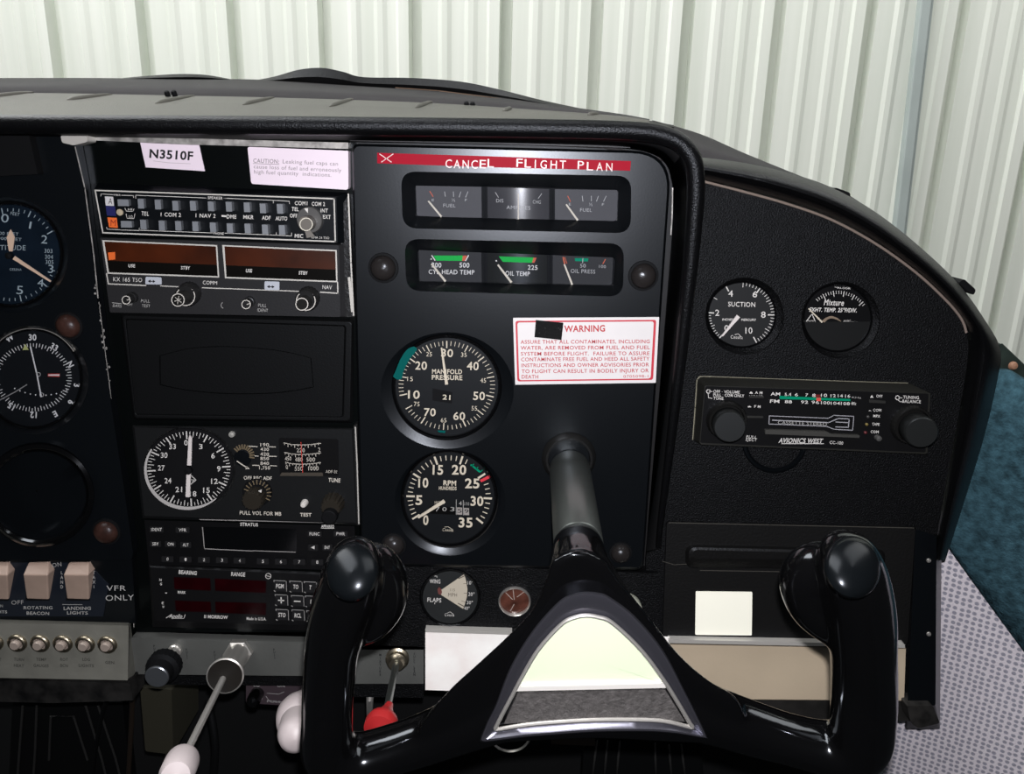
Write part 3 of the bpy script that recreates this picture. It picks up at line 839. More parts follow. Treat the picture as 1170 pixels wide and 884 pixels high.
# sub panel strip under the centre panel
sp = thing('lower_dash_strip', 'black crinkled lower dash strip holding the wing flap indicator', 'instrument panel', P(580, 722, 0))
mb = MB(); mb.plate([(395, 640), (752, 655), (752, 742), (395, 742)], [[(ell(514.5, 683, 33.5, 32), .004), (ell(514.5, 682.5, 31.6, 30.2), .001), (ell(514.3, 682, 31, 29.6), -.002)]], .004, -.01)
mb.build('strip_face', TEX, sp)
ZF = Z(470, 640, 7.8)
wf = gauge('wing_flap_indicator', 'small round WING FLAPS indicator with cream sector', 514.3, 682, 31.5, 30, -.0005, M('flap_dial', (.022, .024, .025), .5), 1.1, .006)
dd = 0
mb = MB(); mb.flat(ZF((262, 275), (268, 262), (470, 124), (488, 180), (500, 255), (494, 330), (478, 385), (462, 432), (268, 310), (262, 292)), dd); mb.build('sector', CREAM, wf)
mb = MB(); mb.text('WING', ZF(163, 202), ZF(258, 206), 4.4, dd, .02); mb.text('FLAPS', ZF(142, 368), ZF(266, 374), 4.6, dd, .02); mb.text('Cessna', ZF(298, 496), ZF(382, 500), 3.2, dd)
mb.line(ZF((320, 470), (345, 458), (375, 480)), .5, dd)
mb.text('0°', ZF(488, 138), ZF(515, 140), 3.0, dd); mb.text('10°', ZF(500, 214), ZF(548, 216), 3.8, dd, .01); mb.text('20°', ZF(506, 316), ZF(562, 318), 4.0, dd, .01); mb.text('30°', ZF(494, 390), ZF(546, 392), 3.8, dd, .01); mb.text('40°', ZF(470, 440), ZF(518, 442), 3.6, dd, .01)
mb.line(ZF((205, 140), (228, 140), (228, 152)), .6, dd); mb.line(ZF((208, 378), (208, 388)), .7, dd)
mb.build('markings', PRINT, wf)
mb = MB(); mb.line(ZF((422, 162), (470, 140)), 1.0, dd + .0001); mb.line(ZF((465, 208), (500, 205)), .5, dd + .0001); mb.line(ZF((468, 292), (502, 294)), .5, dd + .0001); mb.line(ZF((448, 360), (480, 372)), .5, dd + .0001); mb.line(ZF((418, 384), (472, 412)), 1.0, dd + .0001)
mb.text('115', ZF(345, 275), ZF(388, 276), 3, dd + .0001); mb.text('MPH', ZF(328, 322), ZF(406, 324), 4, dd + .0001)
mb.build('sector_marks', M('brown_ink', (.10, .085, .07), .6), wf)
mb = MB(); mb.prism(ZF((232, 258), (248, 242), (268, 262), (272, 290), (262, 308), (240, 300)), dd, dd + .001); mb.build('pointer_hub', M('brown_red', (.16, .05, .045), .5), wf)
pt = thing('round_lighter_socket', 'small round chrome-rimmed socket with reddish brown inside right of the flap indicator', 'socket', P(588, 704, .004))
c_ = P(588, 686, .004); k_ = S(588, 686, .004)
mb = MB(); mb.lathe(c_, (0, -1, 0), [(18.6 * k_, 0), (18.6 * k_, .002), (17.6 * k_, .003), (16.4 * k_, .002), (16.2 * k_, 0)], 40, cap1=False); mb.build('rim', CHROME, pt)
mb = MB(); mb.lathe(c_, (0, -1, 0), [(16.2 * k_, .0002), (10 * k_, .0012), (.2 * k_, .002)], 32); o_ = mb.build('socket_face', BROWN, pt)
mb = MB()
for a_, r0, r1 in ((-60, .2, .9), (-20, .1, .85), (35, .35, .95), (190, .3, .8)):
    x0, y0 = polar(588, 686, 15, 15, a_, r0); x1, y1 = polar(588, 686, 15, 15, a_ + 12, r1); mb.line([(x0, y0), (x1, y1)], .8, .0062)
mb.build('scratch', M('scratch', (.40, .33, .30), .4), pt)

# suction + mixture gauges
ZS = Z(795, 305, 5.571)
su = gauge('suction_gauge', 'small round SUCTION gauge at the left of the pair above the stereo', 847.3, 359.3, 39.4, 38, -.0045, M('suction_dial', (.014, .0145, .015), .5), 1.0, .002)
dd = -.0043; c = ZS(287, 301); mb = MB()
tab = [(0, -139), (2, -87), (4, -27), (6, 35), (8, 91), (10, 152)]
for k in range(0, 51):
    n = k / 5
    if 5.0 < n < 6.0 and k % 2: pass
    a = interp(tab, n); big = k % 10 == 0; midk = k % 5 == 0
    if n < 6 and k > 10 and k % 5 and n < 5: continue
    ticks(mb, c, 37.6, 36, [a], .83 if big else (.87 if midk else .92), 1.0, 1.3 if big else .7, dd)
for s_, x, y, w_ in (('2', 137, 310, 4.6), ('4', 222, 188, 5.4), ('6', 376, 192, 5.2), ('8', 430, 322, 5.2), ('10', 338, 423, 8), ('0', 195, 408, 4.6)):
    X_, Y_ = ZS(x, y); mb.text(s_, (X_ - w_ / 2, Y_), (X_ + w_ / 2, Y_), 6.8, dd, .01)
mb.text('SUCTION', ZS(206, 250), ZS(378, 254), 5.2, dd, .01); mb.text('INCHES', ZS(168, 340), ZS(238, 341), 2.4, dd, .02); mb.text('MERCURY', ZS(290, 342), ZS(384, 343), 2.5, dd, .02)
mb.text('Cessna', ZS(222, 455), ZS(298, 458), 4, dd); mb.line(ZS((250, 430), (270, 425), (290, 445)), .6, dd)
mb.build('markings', PRINT, su)
needle(su, ZS(272, 312), ZS(168, 440), 4.6, 1.6, dd + .002, M('white_needle', (.66, .62, .62), .5))
mx = gauge('mixture_gauge', 'small round Mixture exhaust temperature gauge right of the suction gauge', 956.8, 363, 39.6, 39, -.0045, M('mixture_dial', (.0045, .0045, .005), .35), 1.0, .002)
c = ZS(905, 345); mb = MB()
for k in range(21):
    a = -45 + k * 4.6
    ticks(mb, ZS(905, 368), 39.5, 39.5, [a + 5], .84 if k % 4 == 3 else .90, .98, .9 if k % 4 == 3 else .6, dd)
mb.text('ALCOR', ZS(900, 136), ZS(985, 142), 1.8, dd, .02); mb.line(ZS((885, 128), (905, 130)), .5, dd)
mb.text('Mixture', ZS(814, 242), ZS(940, 246), 6.6, dd, .02, .18); mb.text('EXHT. TEMP. 25°F/DIV.', ZS(722, 283), ZS(1024, 288), 4.4, dd, .03, .18)
mb.line(ZS((697, 355), (740, 298), (764, 355)), .8, dd, True); mb.text('ALCOR', ZS(712, 346), ZS(752, 346), 1.4, dd); mb.line(ZS((940, 347), (1030, 348)), .7, dd)
mb.text('CORRECT', ZS(942, 345), ZS(985, 345), 1.5, dd); mb.text('U.S.', ZS(942, 366), ZS(965, 366), 1.4, dd)
mb.build('markings', PRINT, mx)
mb = MB(); mb.prism([ZS(905 + 222 * cos(radians(a)), 340 + 215 * sin(radians(a))) for a in range(2, 179, 8)], dd - .0002, dd + .0008); mb.build('lower_cover', M('cover_grey', (.011, .0115, .012), .35), mx)
mb = MB(); mb.prism(smooth_path(ZS((800, 345), (830, 322), (865, 312), (900, 324), (928, 348), (900, 336), (865, 326), (835, 336), (820, 352), (800, 345)), 3)[:-1], dd + .0009, dd + .0012); mb.build('pivot_arc', M('tan_pivot', (.20, .15, .11), .5), mx)
needle(mx, ZS(805, 352), ZS(718, 264), 2.0, 1.2, dd + .0015, CREAM)

# altimeter + course deviation indicator
ZA = Z(0, 220, 5.893)
al = gauge('altimeter', 'round ALTITUDE altimeter with blue-black dial at the left edge', 11.5, 290.5, 59.8, 59.8, -.0055, DIALB, 1.0, .003)
dd = -.0053; mb = MB(); c = (13, 291)
for k in range(0, 50):
    a = -12 + k * 7.2; a = a % 360
    if a > 205 and a < 325: continue
    if 62 < a < 104: continue
    ticks(mb, c, 55.5, 55.5, [a], .90 if k % 5 else .86, .95 if k % 5 else .97, 1.2 if k % 5 == 0 else .8, dd)
for s_, x, y, h, w_ in (('0', 32, 200, 9.5, 8.6), ('1', 200, 242, 8, 2.2), ('2', 297, 342, 9.2, 6.8), ('3', 340, 540, 9, 6), ('4', 272, 632, 8.4, 7), ('5', 132, 683, 9.4, 7.4)):
    X_, Y_ = ZA(x, y); mb.text(s_, (X_ - w_ / 2, Y_ - .2), (X_ + w_ / 2, Y_ + .2), h, dd)
mb.text('FEET', ZA(70, 148), ZA(130, 158), 3.4, dd); mb.text('ALTITUDE', ZA(-60, 385), ZA(172, 388), 5.6, dd); mb.text('100 FEET', ZA(-20, 282), ZA(125, 290), 3.4, dd, 0); mb.text('1000 FEET', ZA(-30, 316), ZA(145, 326), 3.4, dd, 0)
mb.text('CESSNA', ZA(65, 524), ZA(146, 526), 2.6, dd)
for s_, y in (('303', 405), ('304', 445), ('305', 480)): mb.text(s_, ZA(298 + (y - 400) * .1, y), ZA(352 + (y - 400) * .1, y + 2), 4.6, dd)
mb.build('markings', CREAM, al)
needle(al, ZA(92, 438), ZA(340, 598), 4.2, 1.8, dd + .002, PINKC)
mb = MB(); mb.prism(ZA((60, 395), (45, 300), (70, 248), (96, 300), (82, 395)), dd + .0022, dd + .003); mb.build('short_needle', PINKC, al)
mb = MB(); mb.lathe(P(12.5, 291.5, dd), (0, -1, 0), [(.0022, 0), (.0022, .0035), (.0001, .004)], 16); mb.build('hub', DARK, al)
mb = MB(); mb.loft([[P(x, y, d_) for x, y in ell(11.5, 290.5, 58.6 * k, 58.6 * k)] for k, d_ in ((1, -.0035), (1, -.0028))], cap0=True, cap1=True); mb.build('glass', GLASSB, al)

ZH = Z(0, 365, 6.545)
hi = gauge('course_indicator', 'round course indicator with compass ring below the altimeter', 37, 432.5, 57, 57.5, -.0055, DIALK, 1.0, .003)
mb = MB(); c = (37.5, 431)
for k in range(72):
    a = k * 5 - 4
    ticks(mb, c, 42 + 3 * abs(sin(radians(a))), 39.5, [a], .90 if k % 2 else .86, .98, .8, dd)
for s_, x, y, r in (('W', 70, 138, -35), ('30', 243, 133, 0), ('33', 405, 205, 30), ('N', 525, 335, 62), ('3', 575, 490, 92), ('6', 530, 620, 125), ('E', 412, 705, 152), ('12', 250, 712, 182), ('15', 85, 648, 212)):
    mb.textc(s_, ZH(x, y), 6.6, dd, r, .78, .03)
mb.line(ZH((228, 205), (275, 405)), 1.6, dd + .001); mb.line(ZH((275, 405), (308, 575)), 1.6, dd + .001)
for k in range(11):
    if k != 5: mb.flat(ell(*ZH(110 + k * 39, 515 + 45 * (1 - ((k - 5) / 5) ** 2) + k * 1.2), .8, .8, 8), dd)
mb.line([polar(*ZH(288, 410), 2.2, 2.2, a) for a in range(0, 360, 30)], .5, dd + .0012, True)
mb.line([polar(*ZH(312, 562), 2.2, 2.2, a) for a in range(0, 360, 30)], .5, dd + .0012, True)
mb.build('markings', PRINT, hi)
mb = MB(); mb.line(ZH((0, 600), (105, 545), (200, 487)), 1.2, dd + .0008); mb.build('glideslope_bar', LINEG, hi)
mb = MB(); mb.flat(ZH((168, 228), (190, 182), (214, 226)), dd + .0003); mb.build('lubber_mark', M('yellow_green_mark', (.40, .42, .16), .5), hi)
mb = MB(); mb.flat(ZH((358, 404), (446, 404), (446, 428), (358, 426)), dd + .0002); mb.build('red_flag', M('red_flag', (.42, .03, .02), .5), hi)
mb = MB(); mb.flat(ZH((362, 410), (445, 409), (445, 421), (362, 420)), dd + .0004); mb.build('flag_stripe', PRINT, hi)
mb = MB(); mb.loft([[P(x, y, d_) for x, y in ell(37, 432.5, 55.5 * k, 56 * k)] for k, d_ in ((1, -.0035), (1, -.0028))], cap0=True, cap1=True); mb.build('glass', GLASS, hi)
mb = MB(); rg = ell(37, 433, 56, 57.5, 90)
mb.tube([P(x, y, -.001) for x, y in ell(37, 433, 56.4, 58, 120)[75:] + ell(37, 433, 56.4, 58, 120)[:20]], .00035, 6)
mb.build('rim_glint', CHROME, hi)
# ================================================================== placards on the rack
Z2 = Z(100, 140, 3.656)
o = MB(); o.prism(Z2((216, 65), (464, 85), (490, 203), (243, 187)), -.003, -.0024)
n3 = thing('registration_placard', 'small white placard reading N3510F on the black radio rack', 'placard', P(195, 195, -.0024))
o.build('card', PAPER, n3)
mb = MB(); mb.text('N3510F', Z2(258, 146), Z2(440, 157), 9.4, -.0022, .03); mb.build('lettering', BLACKTXT, n3)
mb = MB(); mb.line(Z2((275, 160), (340, 168), (430, 172)), .5, -.0022); mb.build('crease', M('crease', (.40, .36, .40), .5), n3)
cp2 = thing('fuel_cap_placard', 'white placard with faded CAUTION text about leaking fuel caps', 'placard', P(340, 213, -.002))
mb = MB(); mb.prism(rquad(Z2((668, 101), (1089, 118), (1090, 281), (684, 256)), [3, 1, 4, 3]), -.002, .0052); mb.build('card', PAPER, cp2, mods=BEV(.0004))
mb = MB(); d = .0054
mb.text('CAUTION:', Z2(692, 167), Z2(800, 171), 4.6, d, .01); mb.line(Z2((692, 171), (800, 175)), .6, d); mb.text('Leaking fuel caps can', Z2(815, 170), Z2(1046, 180), 4.4, d)
mb.text('cause loss of fuel and erroneously', Z2(694, 191), Z2(1060, 207), 4.4, d); mb.text('high fuel quantity  indications.', Z2(695, 213), Z2(1018, 227), 4.4, d)
mb.build('lettering', GREYTXT, cp2)

# ================================================================== audio panel
def sel(k): return None
ap = thing('audio_panel', 'audio selector panel with two rows of blue-grey push buttons', 'radio', P(250, 276, 0))
mb = MB(); AF = .008
face = Z2((30, 279), (1036, 314), (1041, 500), (60, 463))
backq = Z2((40, 252), (1088, 292), (1092, 505), (56, 470))
mb.pl([(rquad(backq, 2), -.0028), (rquad(backq, 2), .001), (rquad(Z2((26, 275), (1040, 311), (1045, 503), (57, 467)), 2), AF)]); mb.build('body', BLKC, ap)
d = AF + .0003
mb = MB(); mb.line(Z2((32, 283), (1030, 318), (1035, 497), (64, 460)), 1.5, d, True); mb.build('outline', LINEW, ap)
mb = MB()
ZA1 = Z(100, 210, 7.3125); ZA2 = Z(250, 210, 7.3125)
for L_ in (ZA1((112, 102), (112, 84), (215, 90)), ZA1((285, 95), (384, 98), (384, 116)), ZA1((160, 362), (162, 378), (280, 384), (432, 390), (432, 370)),
           ZA1((402, 120), (402, 95), (990, 118)), ZA1((440, 388), (1050, 410)), ZA1((1140, 120), (1160, 122)), ZA2((45, 120), (455, 137), (455, 160)), ZA2((455, 137), (590, 145), (590, 165)),
           ZA2((50, 412), (480, 428), (480, 408)), ZA2((480, 428), (608, 436), (608, 410))):
    mb.line(L_, .55, d)
mb.text('MKR', ZA1(222, 100), ZA1(276, 102), 2.2, d); mb.text('SPEAKER', ZA1(1005, 126), ZA1(1128, 131), 3, d, .01); mb.text('PHONE', ZA1(1055, 422), ZA1(1138, 425), 2.6, d, .01)
for s_, x0, x1, y in (('TEL', 448, 512, 262), ('1 COM 2', 612, 780, 271), ('1 NAV 2', 903, 1070, 279)):
    mb.text(s_, ZA1(x0, y), ZA1(x1, y + 5), 4.4, d, .01)
for s_, x0, x1, y in (('DME', 65, 146, 288), ('MKR', 205, 290, 292), ('ADF', 360, 432, 298), ('AUTO', 474, 572, 303), ('TEL', 608, 668, 225), ('OFF', 592, 656, 280), ('INT', 850, 910, 237), ('EXT', 870, 935, 290), ('COM1', 634, 740, 176), ('COM 2', 776, 886, 182), ('MIC', 634, 704, 449)):
    mb.text(s_, ZA2(x0, y), ZA2(x1, y + 3), 4.3, d, .015)
mb.text('KMA 24 TSO', ZA2(775, 456), ZA2(922, 461), 2.5, d); mb.line(ZA2((30, 268), (56, 270)), 2, d)
mb.text('A', ZA1(168, 166), ZA1(206, 168), 5, d + .0003); mb.line(ZA1((312, 202), (325, 228), (380, 230), (388, 208)), .5, d); mb.text('HI', ZA1(338, 222), ZA1(372, 223), 2.6, d)
mb.line(ZA1((322, 250), (330, 288), (388, 290), (395, 248)), .5, d); mb.text('LO', ZA1(345, 282), ZA1(378, 283), 2.6, d)
mb.build('lettering', PRINT, ap)
mb = MB(); mb.prism(ZA1((145, 104), (212, 108), (220, 184), (152, 182)), AF, AF + .0004); mb.build('outer_marker_lamp', M('white_lamp', (.55, .55, .58), .4), ap)
mb = MB(); mb.text('A', ZA1(172, 168), ZA1(206, 170), 6.6, AF + .0007); mb.build('lamp_letter', BLACKTXT, ap)
mb = MB(); mb.prism(ZA1((152, 184), (228, 187), (236, 268), (162, 265)), AF, AF + .0004); mb.build('middle_marker_lamp', BLUE, ap)
mb = MB(); mb.prism(ZA1((166, 280), (242, 284), (252, 368), (180, 362)), AF, AF + .0004); mb.build('inner_marker_lamp', ORANGE, ap)
mb = MB(); mb.text('M', ZA1(192, 350), ZA1(236, 352), 7, AF + .0007); mb.build('lamp_letter', M('dark_red_ink', (.25, .02, .005), .5), ap)
knob(ap, *ZA1(274, 237), AF, [(3.6, 0), (3.6, .001), (.1, .0014)], M('pale_lens', (.42, .36, .26), .4), 'photocell', n=18)


def push(parent, q, d, hgt, mat=BTN, name='push_button', dx=1.6, dy=2.2):
    """small protruding button; q is its front face"""
    mb = MB(); mb.pl([([(x + dx, y - dy * .5) for x, y in q], d - .001), (q, d + hgt)], cap0=False)
    return mb.build(name, mat, parent, mods=BEV(.0003, 1))


pos = [ZA1(450, 163), ZA1(592, 170), ZA1(738, 180), ZA1(885, 180), ZA1(1035, 185)] + [ZA2(88, 188), ZA2(238, 193), ZA2(372, 202), ZA2(515, 206)]
pos2 = [ZA1(470, 338), ZA1(625, 345), ZA1(762, 348), ZA1(905, 352), ZA1(1052, 360)] + [ZA2(96, 368), ZA2(245, 370), ZA2(390, 378), ZA2(532, 382)]
for x, y in pos + pos2:
    push(ap, [(x - 4.3, y - 5.2), (x + 2.4, y - 5.0), (x + 3.2, y + 6.0), (x - 3.6, y + 5.8)], AF, .0060, dx=3.0, dy=1.6)
for x, y in (ZA1(305, 155), ZA1(332, 335)):
    push(ap, [(x - 7.5, y - 3.5), (x + 5, y - 3.2), (x + 5.5, y + 4.2), (x - 7, y + 4)], AF, .005, dx=3, dy=1.2)
knob(ap, *ZA2(765, 300), AF, [(15.2, 0), (15.0, .002), (14, .003)], M('grey_selector', (.055, .055, .056), .4), 'selector_skirt')
kx = knob(ap, *ZA2(752, 325), AF + .003, [(8.6, 0), (8, .009), (7.4, .0092)], M('warm_grey_knob', (.12, .11, .10), .4), 'selector_knob')
mb = MB(); mb.loft([[P(x, y, AF + .0128) for x, y in ell(*ZA2(730, 338), r, r)] for r in (6.6, 7.6)]); mb.build('ring_line', M('pale_ring', (.62, .60, .52), .4), kx)
mb = MB(); mb.prism(ZA2((716, 385), (762, 385), (800, 440), (735, 452)), AF + .003, AF + .005); mb.build('selector_pointer', M('warm_grey_pointer', (.13, .12, .11), .5), ap)
mb = MB(); mb.flat(ZA2((712, 205), (746, 203), (744, 245)), AF + .0034); mb.build('pointer_mark', PRINT, ap)

# ================================================================== nav com radio
nc = thing('nav_com_radio', 'nav com radio with two wide amber display windows below the audio panel', 'radio', P(256, 362, 0))
NF = .007
body_b = Z2((56, 478), (1092, 505), (1104, 812), (92, 795))
body_f = Z2((52, 480), (1050, 512), (1056, 812), (94, 793))
mb = MB(); mb.pl([(rquad(body_b, 2), -.0028), (rquad(body_b, 2), .001), (rquad(body_f, 2), NF)]); mb.build('body', CHAR, nc, mods=BEV(.0004, 1))
d = NF + .0003
ZN1 = Z(110, 265, 7.8); ZN2 = Z(250, 265, 7.3125)
wl = ZN1((52, 72), (1078, 116), (1096, 406), (100, 372)); wr = ZN2((28, 108), (985, 150), (992, 420), (52, 386))
for q in (wl, wr):
    inn = [(x + sx * 1.6, y + sy * 1.6) for (x, y), (sx, sy) in zip(q, ((1.6, 1), (-1, 1), (-1, -1), (1, -1)))]
    mb = MB(); mb.loft([[P(x, y, dd_) for x, y in pp_] for pp_, dd_ in ((q, NF), (q, NF + .0012), (inn, NF + .0012), (inn, NF + .0002))]); mb.build('window_frame', LINEW, nc)
    mid_ = [tuple(a + (b - a) * .62 for a, b in zip(inn[0], inn[3])), tuple(a + (b - a) * .62 for a, b in zip(inn[1], inn[2]))]
    mb = MB(); mb.flat([inn[0], inn[1], mid_[1], mid_[0]], d); mb.build('amber_display', AMBER, nc)
    mb = MB(); mb.flat([mid_[0], mid_[1], inn[2], inn[3]], d); mb.build('display_strip', M('black_window', (.004, .0035, .003), .25), nc)
mb = MB(); d2 = d + .0002
mb.text('USE', ZN1(285, 314), ZN1(345, 316), 3.6, d2, .02); mb.text('STBY', ZN1(755, 332), ZN1(835, 335), 3.6, d2, .02)
mb.text('USE', ZN2(226, 336), ZN2(278, 338), 3.8, d2, .02); mb.text('STBY', ZN2(668, 354), ZN2(742, 357), 3.8, d2, .02)
mb.text('KX 165 TSO', ZN1(150, 438), ZN1(408, 446), 4.6, d2, .0)
mb.text('COMM', ZN1(950, 466), ZN1(1076, 470), 4.2, d2); mb.text('NAV', ZN2(866, 476), ZN2(944, 480), 4.6, d2)
mb.build('lettering', PRINT, nc)
mb = MB()
mb.line(ZN1((92, 372), (108, 462), (440, 476)), 1.3, d); mb.line(ZN1((575, 480), (775, 490)), 1.1, d); mb.line(ZN1((945, 496), (1130, 504)), 1.1, d)
mb.line(ZN2((0, 470), (690, 496)), 1.0, d); mb.line(ZN2((850, 502), (995, 512), (992, 420)), 1.3, d)
mb.build('outline', LINEW, nc)
mb = MB(); mb.text('PULL', ZN1(398, 625), ZN1(476, 629), 3.2, d); mb.text('TEST', ZN1(405, 668), ZN1(480, 672), 3.2, d); mb.text('BARS', ZN1(148, 668), ZN1(226, 672), 3.2, d); mb.line(ZN1((142, 630), (222, 638)), .7, d)
mb.text('OFF', ZN1(275, 655), ZN1(322, 657), 2.6, d); mb.text('PULL', ZN2(328, 624), ZN2(398, 628), 3.6, d); mb.text('IDENT', ZN2(322, 664), ZN2(410, 669), 3.6, d)
mb.line([polar(*ZN1(1140, 652), 3.6, 3.6, a) for a in range(200, 350, 25)], .7, d)
mb.build('dim_lettering', PRINTD, nc)
mb = MB(); mb.prism(ZN1((104, 182), (166, 178), (168, 244), (112, 250)), d, d + .0004); mb.build('orange_tab', ORANGE, nc)
for q, zz, ar in (((440, 398), (580, 404), (584, 468), (436, 466)), ZN1, (460, 528, 438)), (((382, 412), (506, 414), (506, 486), (382, 482)), ZN2, (402, 466, 456)):
    t_ = push(nc, rquad(zz(*q), 1.5, 3), NF, .003, M('pale_blue_button', (.42, .45, .52), .5), 'transfer_button', .4, .4)
    mb = MB(); y = ar[2]; xa, xb = zz(ar[0], y)[0], zz(ar[1], y)[0]; y = zz(0, y)[1]
    mb.line([(xa + 2, y), (xb - 2, y + .2)], 1.0, NF + .0033)
    mb.flat([(xa, y), (xa + 3, y - 1.8), (xa + 3, y + 1.8)], NF + .0033); mb.flat([(xb, y + .2), (xb - 3, y - 1.6), (xb - 3, y + 2)], NF + .0033); mb.build('arrow', BLACKTXT, t_)


def dual(parent, base, mid, front, r0, r1, r2, d, rings=True, cross=False):
    """concentric radio knob drawn out towards the pilot"""
    a, b, c = P(*base, d), P(*mid, d + .008), P(*front, d + .014)
    mb = MB(); n = 40
    k0, k1, k2 = r0 * S(*base, d), r1 * S(*mid, d + .008), r2 * S(*front, d + .014)
    mb.lathe(a, b - a, [(k0, -.001), (k0 * .98, (b - a).length * .9), (k0 * .9, (b - a).length)], n, flute=.05)
    o1 = mb.build('outer_knob', M('dark_knob', (.014, .014, .0145), .4), parent)
    mb = MB(); mb.lathe(b - Vector((0, -.001, 0)), c - b, [(k2, 0), (k2, (c - b).length + .001)], 32); mb.build('inner_knob', M('inner_knob_grey', (.016, .0158, .015), .45), o1)
    mb = MB()
    mb.loft([[p + Vector((0, -.0004, 0)) for p in [P(x, y, d + .0082) for x, y in ell(*mid, r, r)]] for r in (r1 - .95, r1)])
    mb.loft([[p + Vector((0, -.0004, 0)) for p in [P(x, y, d + .0152) for x, y in ell(*front, r, r)]] for r in (r2 - .8, r2 + .15)])
    if cross:
        for k in range(0, 180, 60):
            mb.line([polar(*front, r2 * .6, r2 * .6, k + 10), polar(*front, r2 * .6, r2 * .6, k + 190)], .6, d + .0156)
    mb.build('ring_line', M('silver_ring', (.60, .58, .55), .35), o1)
    return o1


dual(nc, ZN1(840, 540), ZN1(797, 572), ZN1(730, 605), 13, 11, 7.4, NF, cross=True)
dual(nc, ZN2(755, 545), ZN2(728, 575), ZN2(695, 602), 13, 11.2, 7.2, NF)
def small_knob(parent, base, front, r0, r1, d):
    a, b = P(*base, d), P(*front, d + .009)
    mb = MB(); k0, k1 = r0 * S(*base, d), r1 * S(*front, d + .009)
    mb.lathe(a, b - a, [(k0, 0), (k0, .003), (k1, .0032), (k1, (b - a).length)], 28); o1 = mb.build('small_knob', M('dark_knob', (.014, .014, .0145), .4), parent)
    mb = MB(); mb.loft([[P(x, y, d + .0096) for x, y in ell(*front, r, r)] for r in (r1 - .9, r1)]); mb.line([(front[0] + 1, front[1]), (front[0] + r1 * .8, front[1] - 1)], .8, d + .0098); mb.build('ring_line', M('silver_ring', (.60, .58, .55), .35), o1)
small_knob(nc, ZN1(330, 580), ZN1(266, 606), 6.2, 5, NF)
small_knob(nc, ZN2(258, 580), ZN2(228, 605), 6.2, 5.3, NF)

# ================================================================== blank cover
Z3 = Z(120, 340, 3.656)
bc = thing('blank_radio_cover', 'blank charcoal cover plate with embossed barrel outline below the amber radio', 'cover plate', P(275, 486, 0))
mb = MB(); qb = Z3((62, 62), (1040, 88), (1036, 522), (118, 510)); qf = Z3((90, 92), (1000, 120), (990, 496), (128, 484))
mb.pl([(rquad(qb, 4), -.0028), (rquad(qb, 4), .0005), (rquad(Z3((72, 76), (1030, 102), (1022, 514), (124, 502)), 4), .0035), (rquad(Z3((84, 88), (1006, 116), (996, 500), (128, 490)), 4), .0035), (rquad(qf, 3), .001)]); mb.build('plate', DARK2, bc, mods=BEV(.0006))
barrel = smooth_path([Z3(x, y) for x, y in ((226, 242), (330, 214), (440, 203), (560, 204), (700, 216), (800, 234), (862, 252))], 5)[:] + smooth_path([Z3(x, y) for x, y in ((872, 374), (800, 388), (700, 400), (560, 403), (440, 398), (320, 384), (228, 364))], 5)
bo = rquad(barrel, 1.0, 1)
mb = MB(); mb.loft([[P(x, y, dd_) for x, y in pp_] for pp_, dd_ in ((barrel, .001), ([(274 + (x - 274) * .985 + .3, 423 + (y - 423) * .96) for x, y in barrel], .0022))], cap1=True); mb.build('embossed_panel', DARK2, bc)

# ================================================================== ADF receiver
ad = thing('adf_receiver', 'ADF receiver with black compass card and white needle on the left', 'radio', P(280, 592, 0))
ZD = Z(150, 480, 7.369); ZD2 = Z(260, 480, 7.367)
DF = .006
q = [(151, 486), (405, 489), (410, 600), (163, 592)]
mb = MB(); mb.plate([(153.5, 488), (402, 490.5), (407, 597), (165, 589)], [[(ell(216.3, 535.5, 53, 48.5), DF), (ell(216.2, 535.3, 52, 47.5), DF - .001), (ell(216, 535, 50.5, 46), -.002)]], DF)
mb.loft([[P(x, y, d_) for x, y in pp_] for pp_, d_ in (([(153.5, 488), (402, 490.5), (407, 597), (165, 589)], DF), (q, DF - .002), (q, -.0028))]); mb.build('body', M('adf_face', (.0075, .008, .0085), .45, bump=.1), ad)
mb = MB(); mb.loft([[P(x, y, d_) for x, y in ell(216, 535, 51, 46.5)] for d_ in (-.0028, -.0012)], cap0=True, cap1=True); mb.build('dial', M('adf_dial', (.0045, .0045, .005), .5), ad)
dd = -.0009; mb = MB(); c = ZD(485, 408)
for k in range(72):
    a = k * 5 - 3.5
    L0 = .82 if k % 6 == 0 else (.86 if k % 2 == 0 else .92)
    ticks(mb, c, 47.2, 42.4, [a], L0, .995, 1.6 if k % 6 == 0 else .8, dd)
for s_, x, y in (('0', 460, 210), ('3', 585, 242), ('6', 688, 320), ('9', 737, 430), ('12', 700, 535), ('15', 633, 610), ('18', 520, 640), ('21', 400, 604), ('24', 309, 530), ('27', 253, 422), ('30', 277, 316), ('33', 347, 242)):
    X_, Y_ = ZD(x, y); w_ = 4.0 if len(s_) == 1 else 7.6
    mb.text(s_, (X_ - w_ / 2, Y_), (X_ + w_ / 2, Y_), 5.8, dd, .015)
mb.line(ZD((498, 460), (545, 503), (498, 540)), .8, dd); mb.line(ZD((498, 480), (498, 540)), .6, dd); mb.line(ZD((500, 500), (530, 500), (515, 515)), .6, dd)
mb.build('markings', PRINT, ad)
mb = MB(); mb.prism(ZD((492, 124), (510, 150), (504, 382), (470, 380), (482, 150)), dd + .002, dd + .0028); mb.build('needle_head', M('white_needle', (.66, .62, .62), .5), ad)
mb = MB(); mb.prism(ZD((465, 448), (500, 448), (492, 648), (457, 646)), dd + .002, dd + .0028); mb.build('needle_tail', M('white_needle', (.66, .62, .62), .5), ad)
mb = MB(); mb.lathe(P(*ZD(487, 415), dd), (0, -1, 0), [(.003, 0), (.003, .003), (.0001, .0034)], 20); mb.build('hub', DARK, ad)
mb = MB()
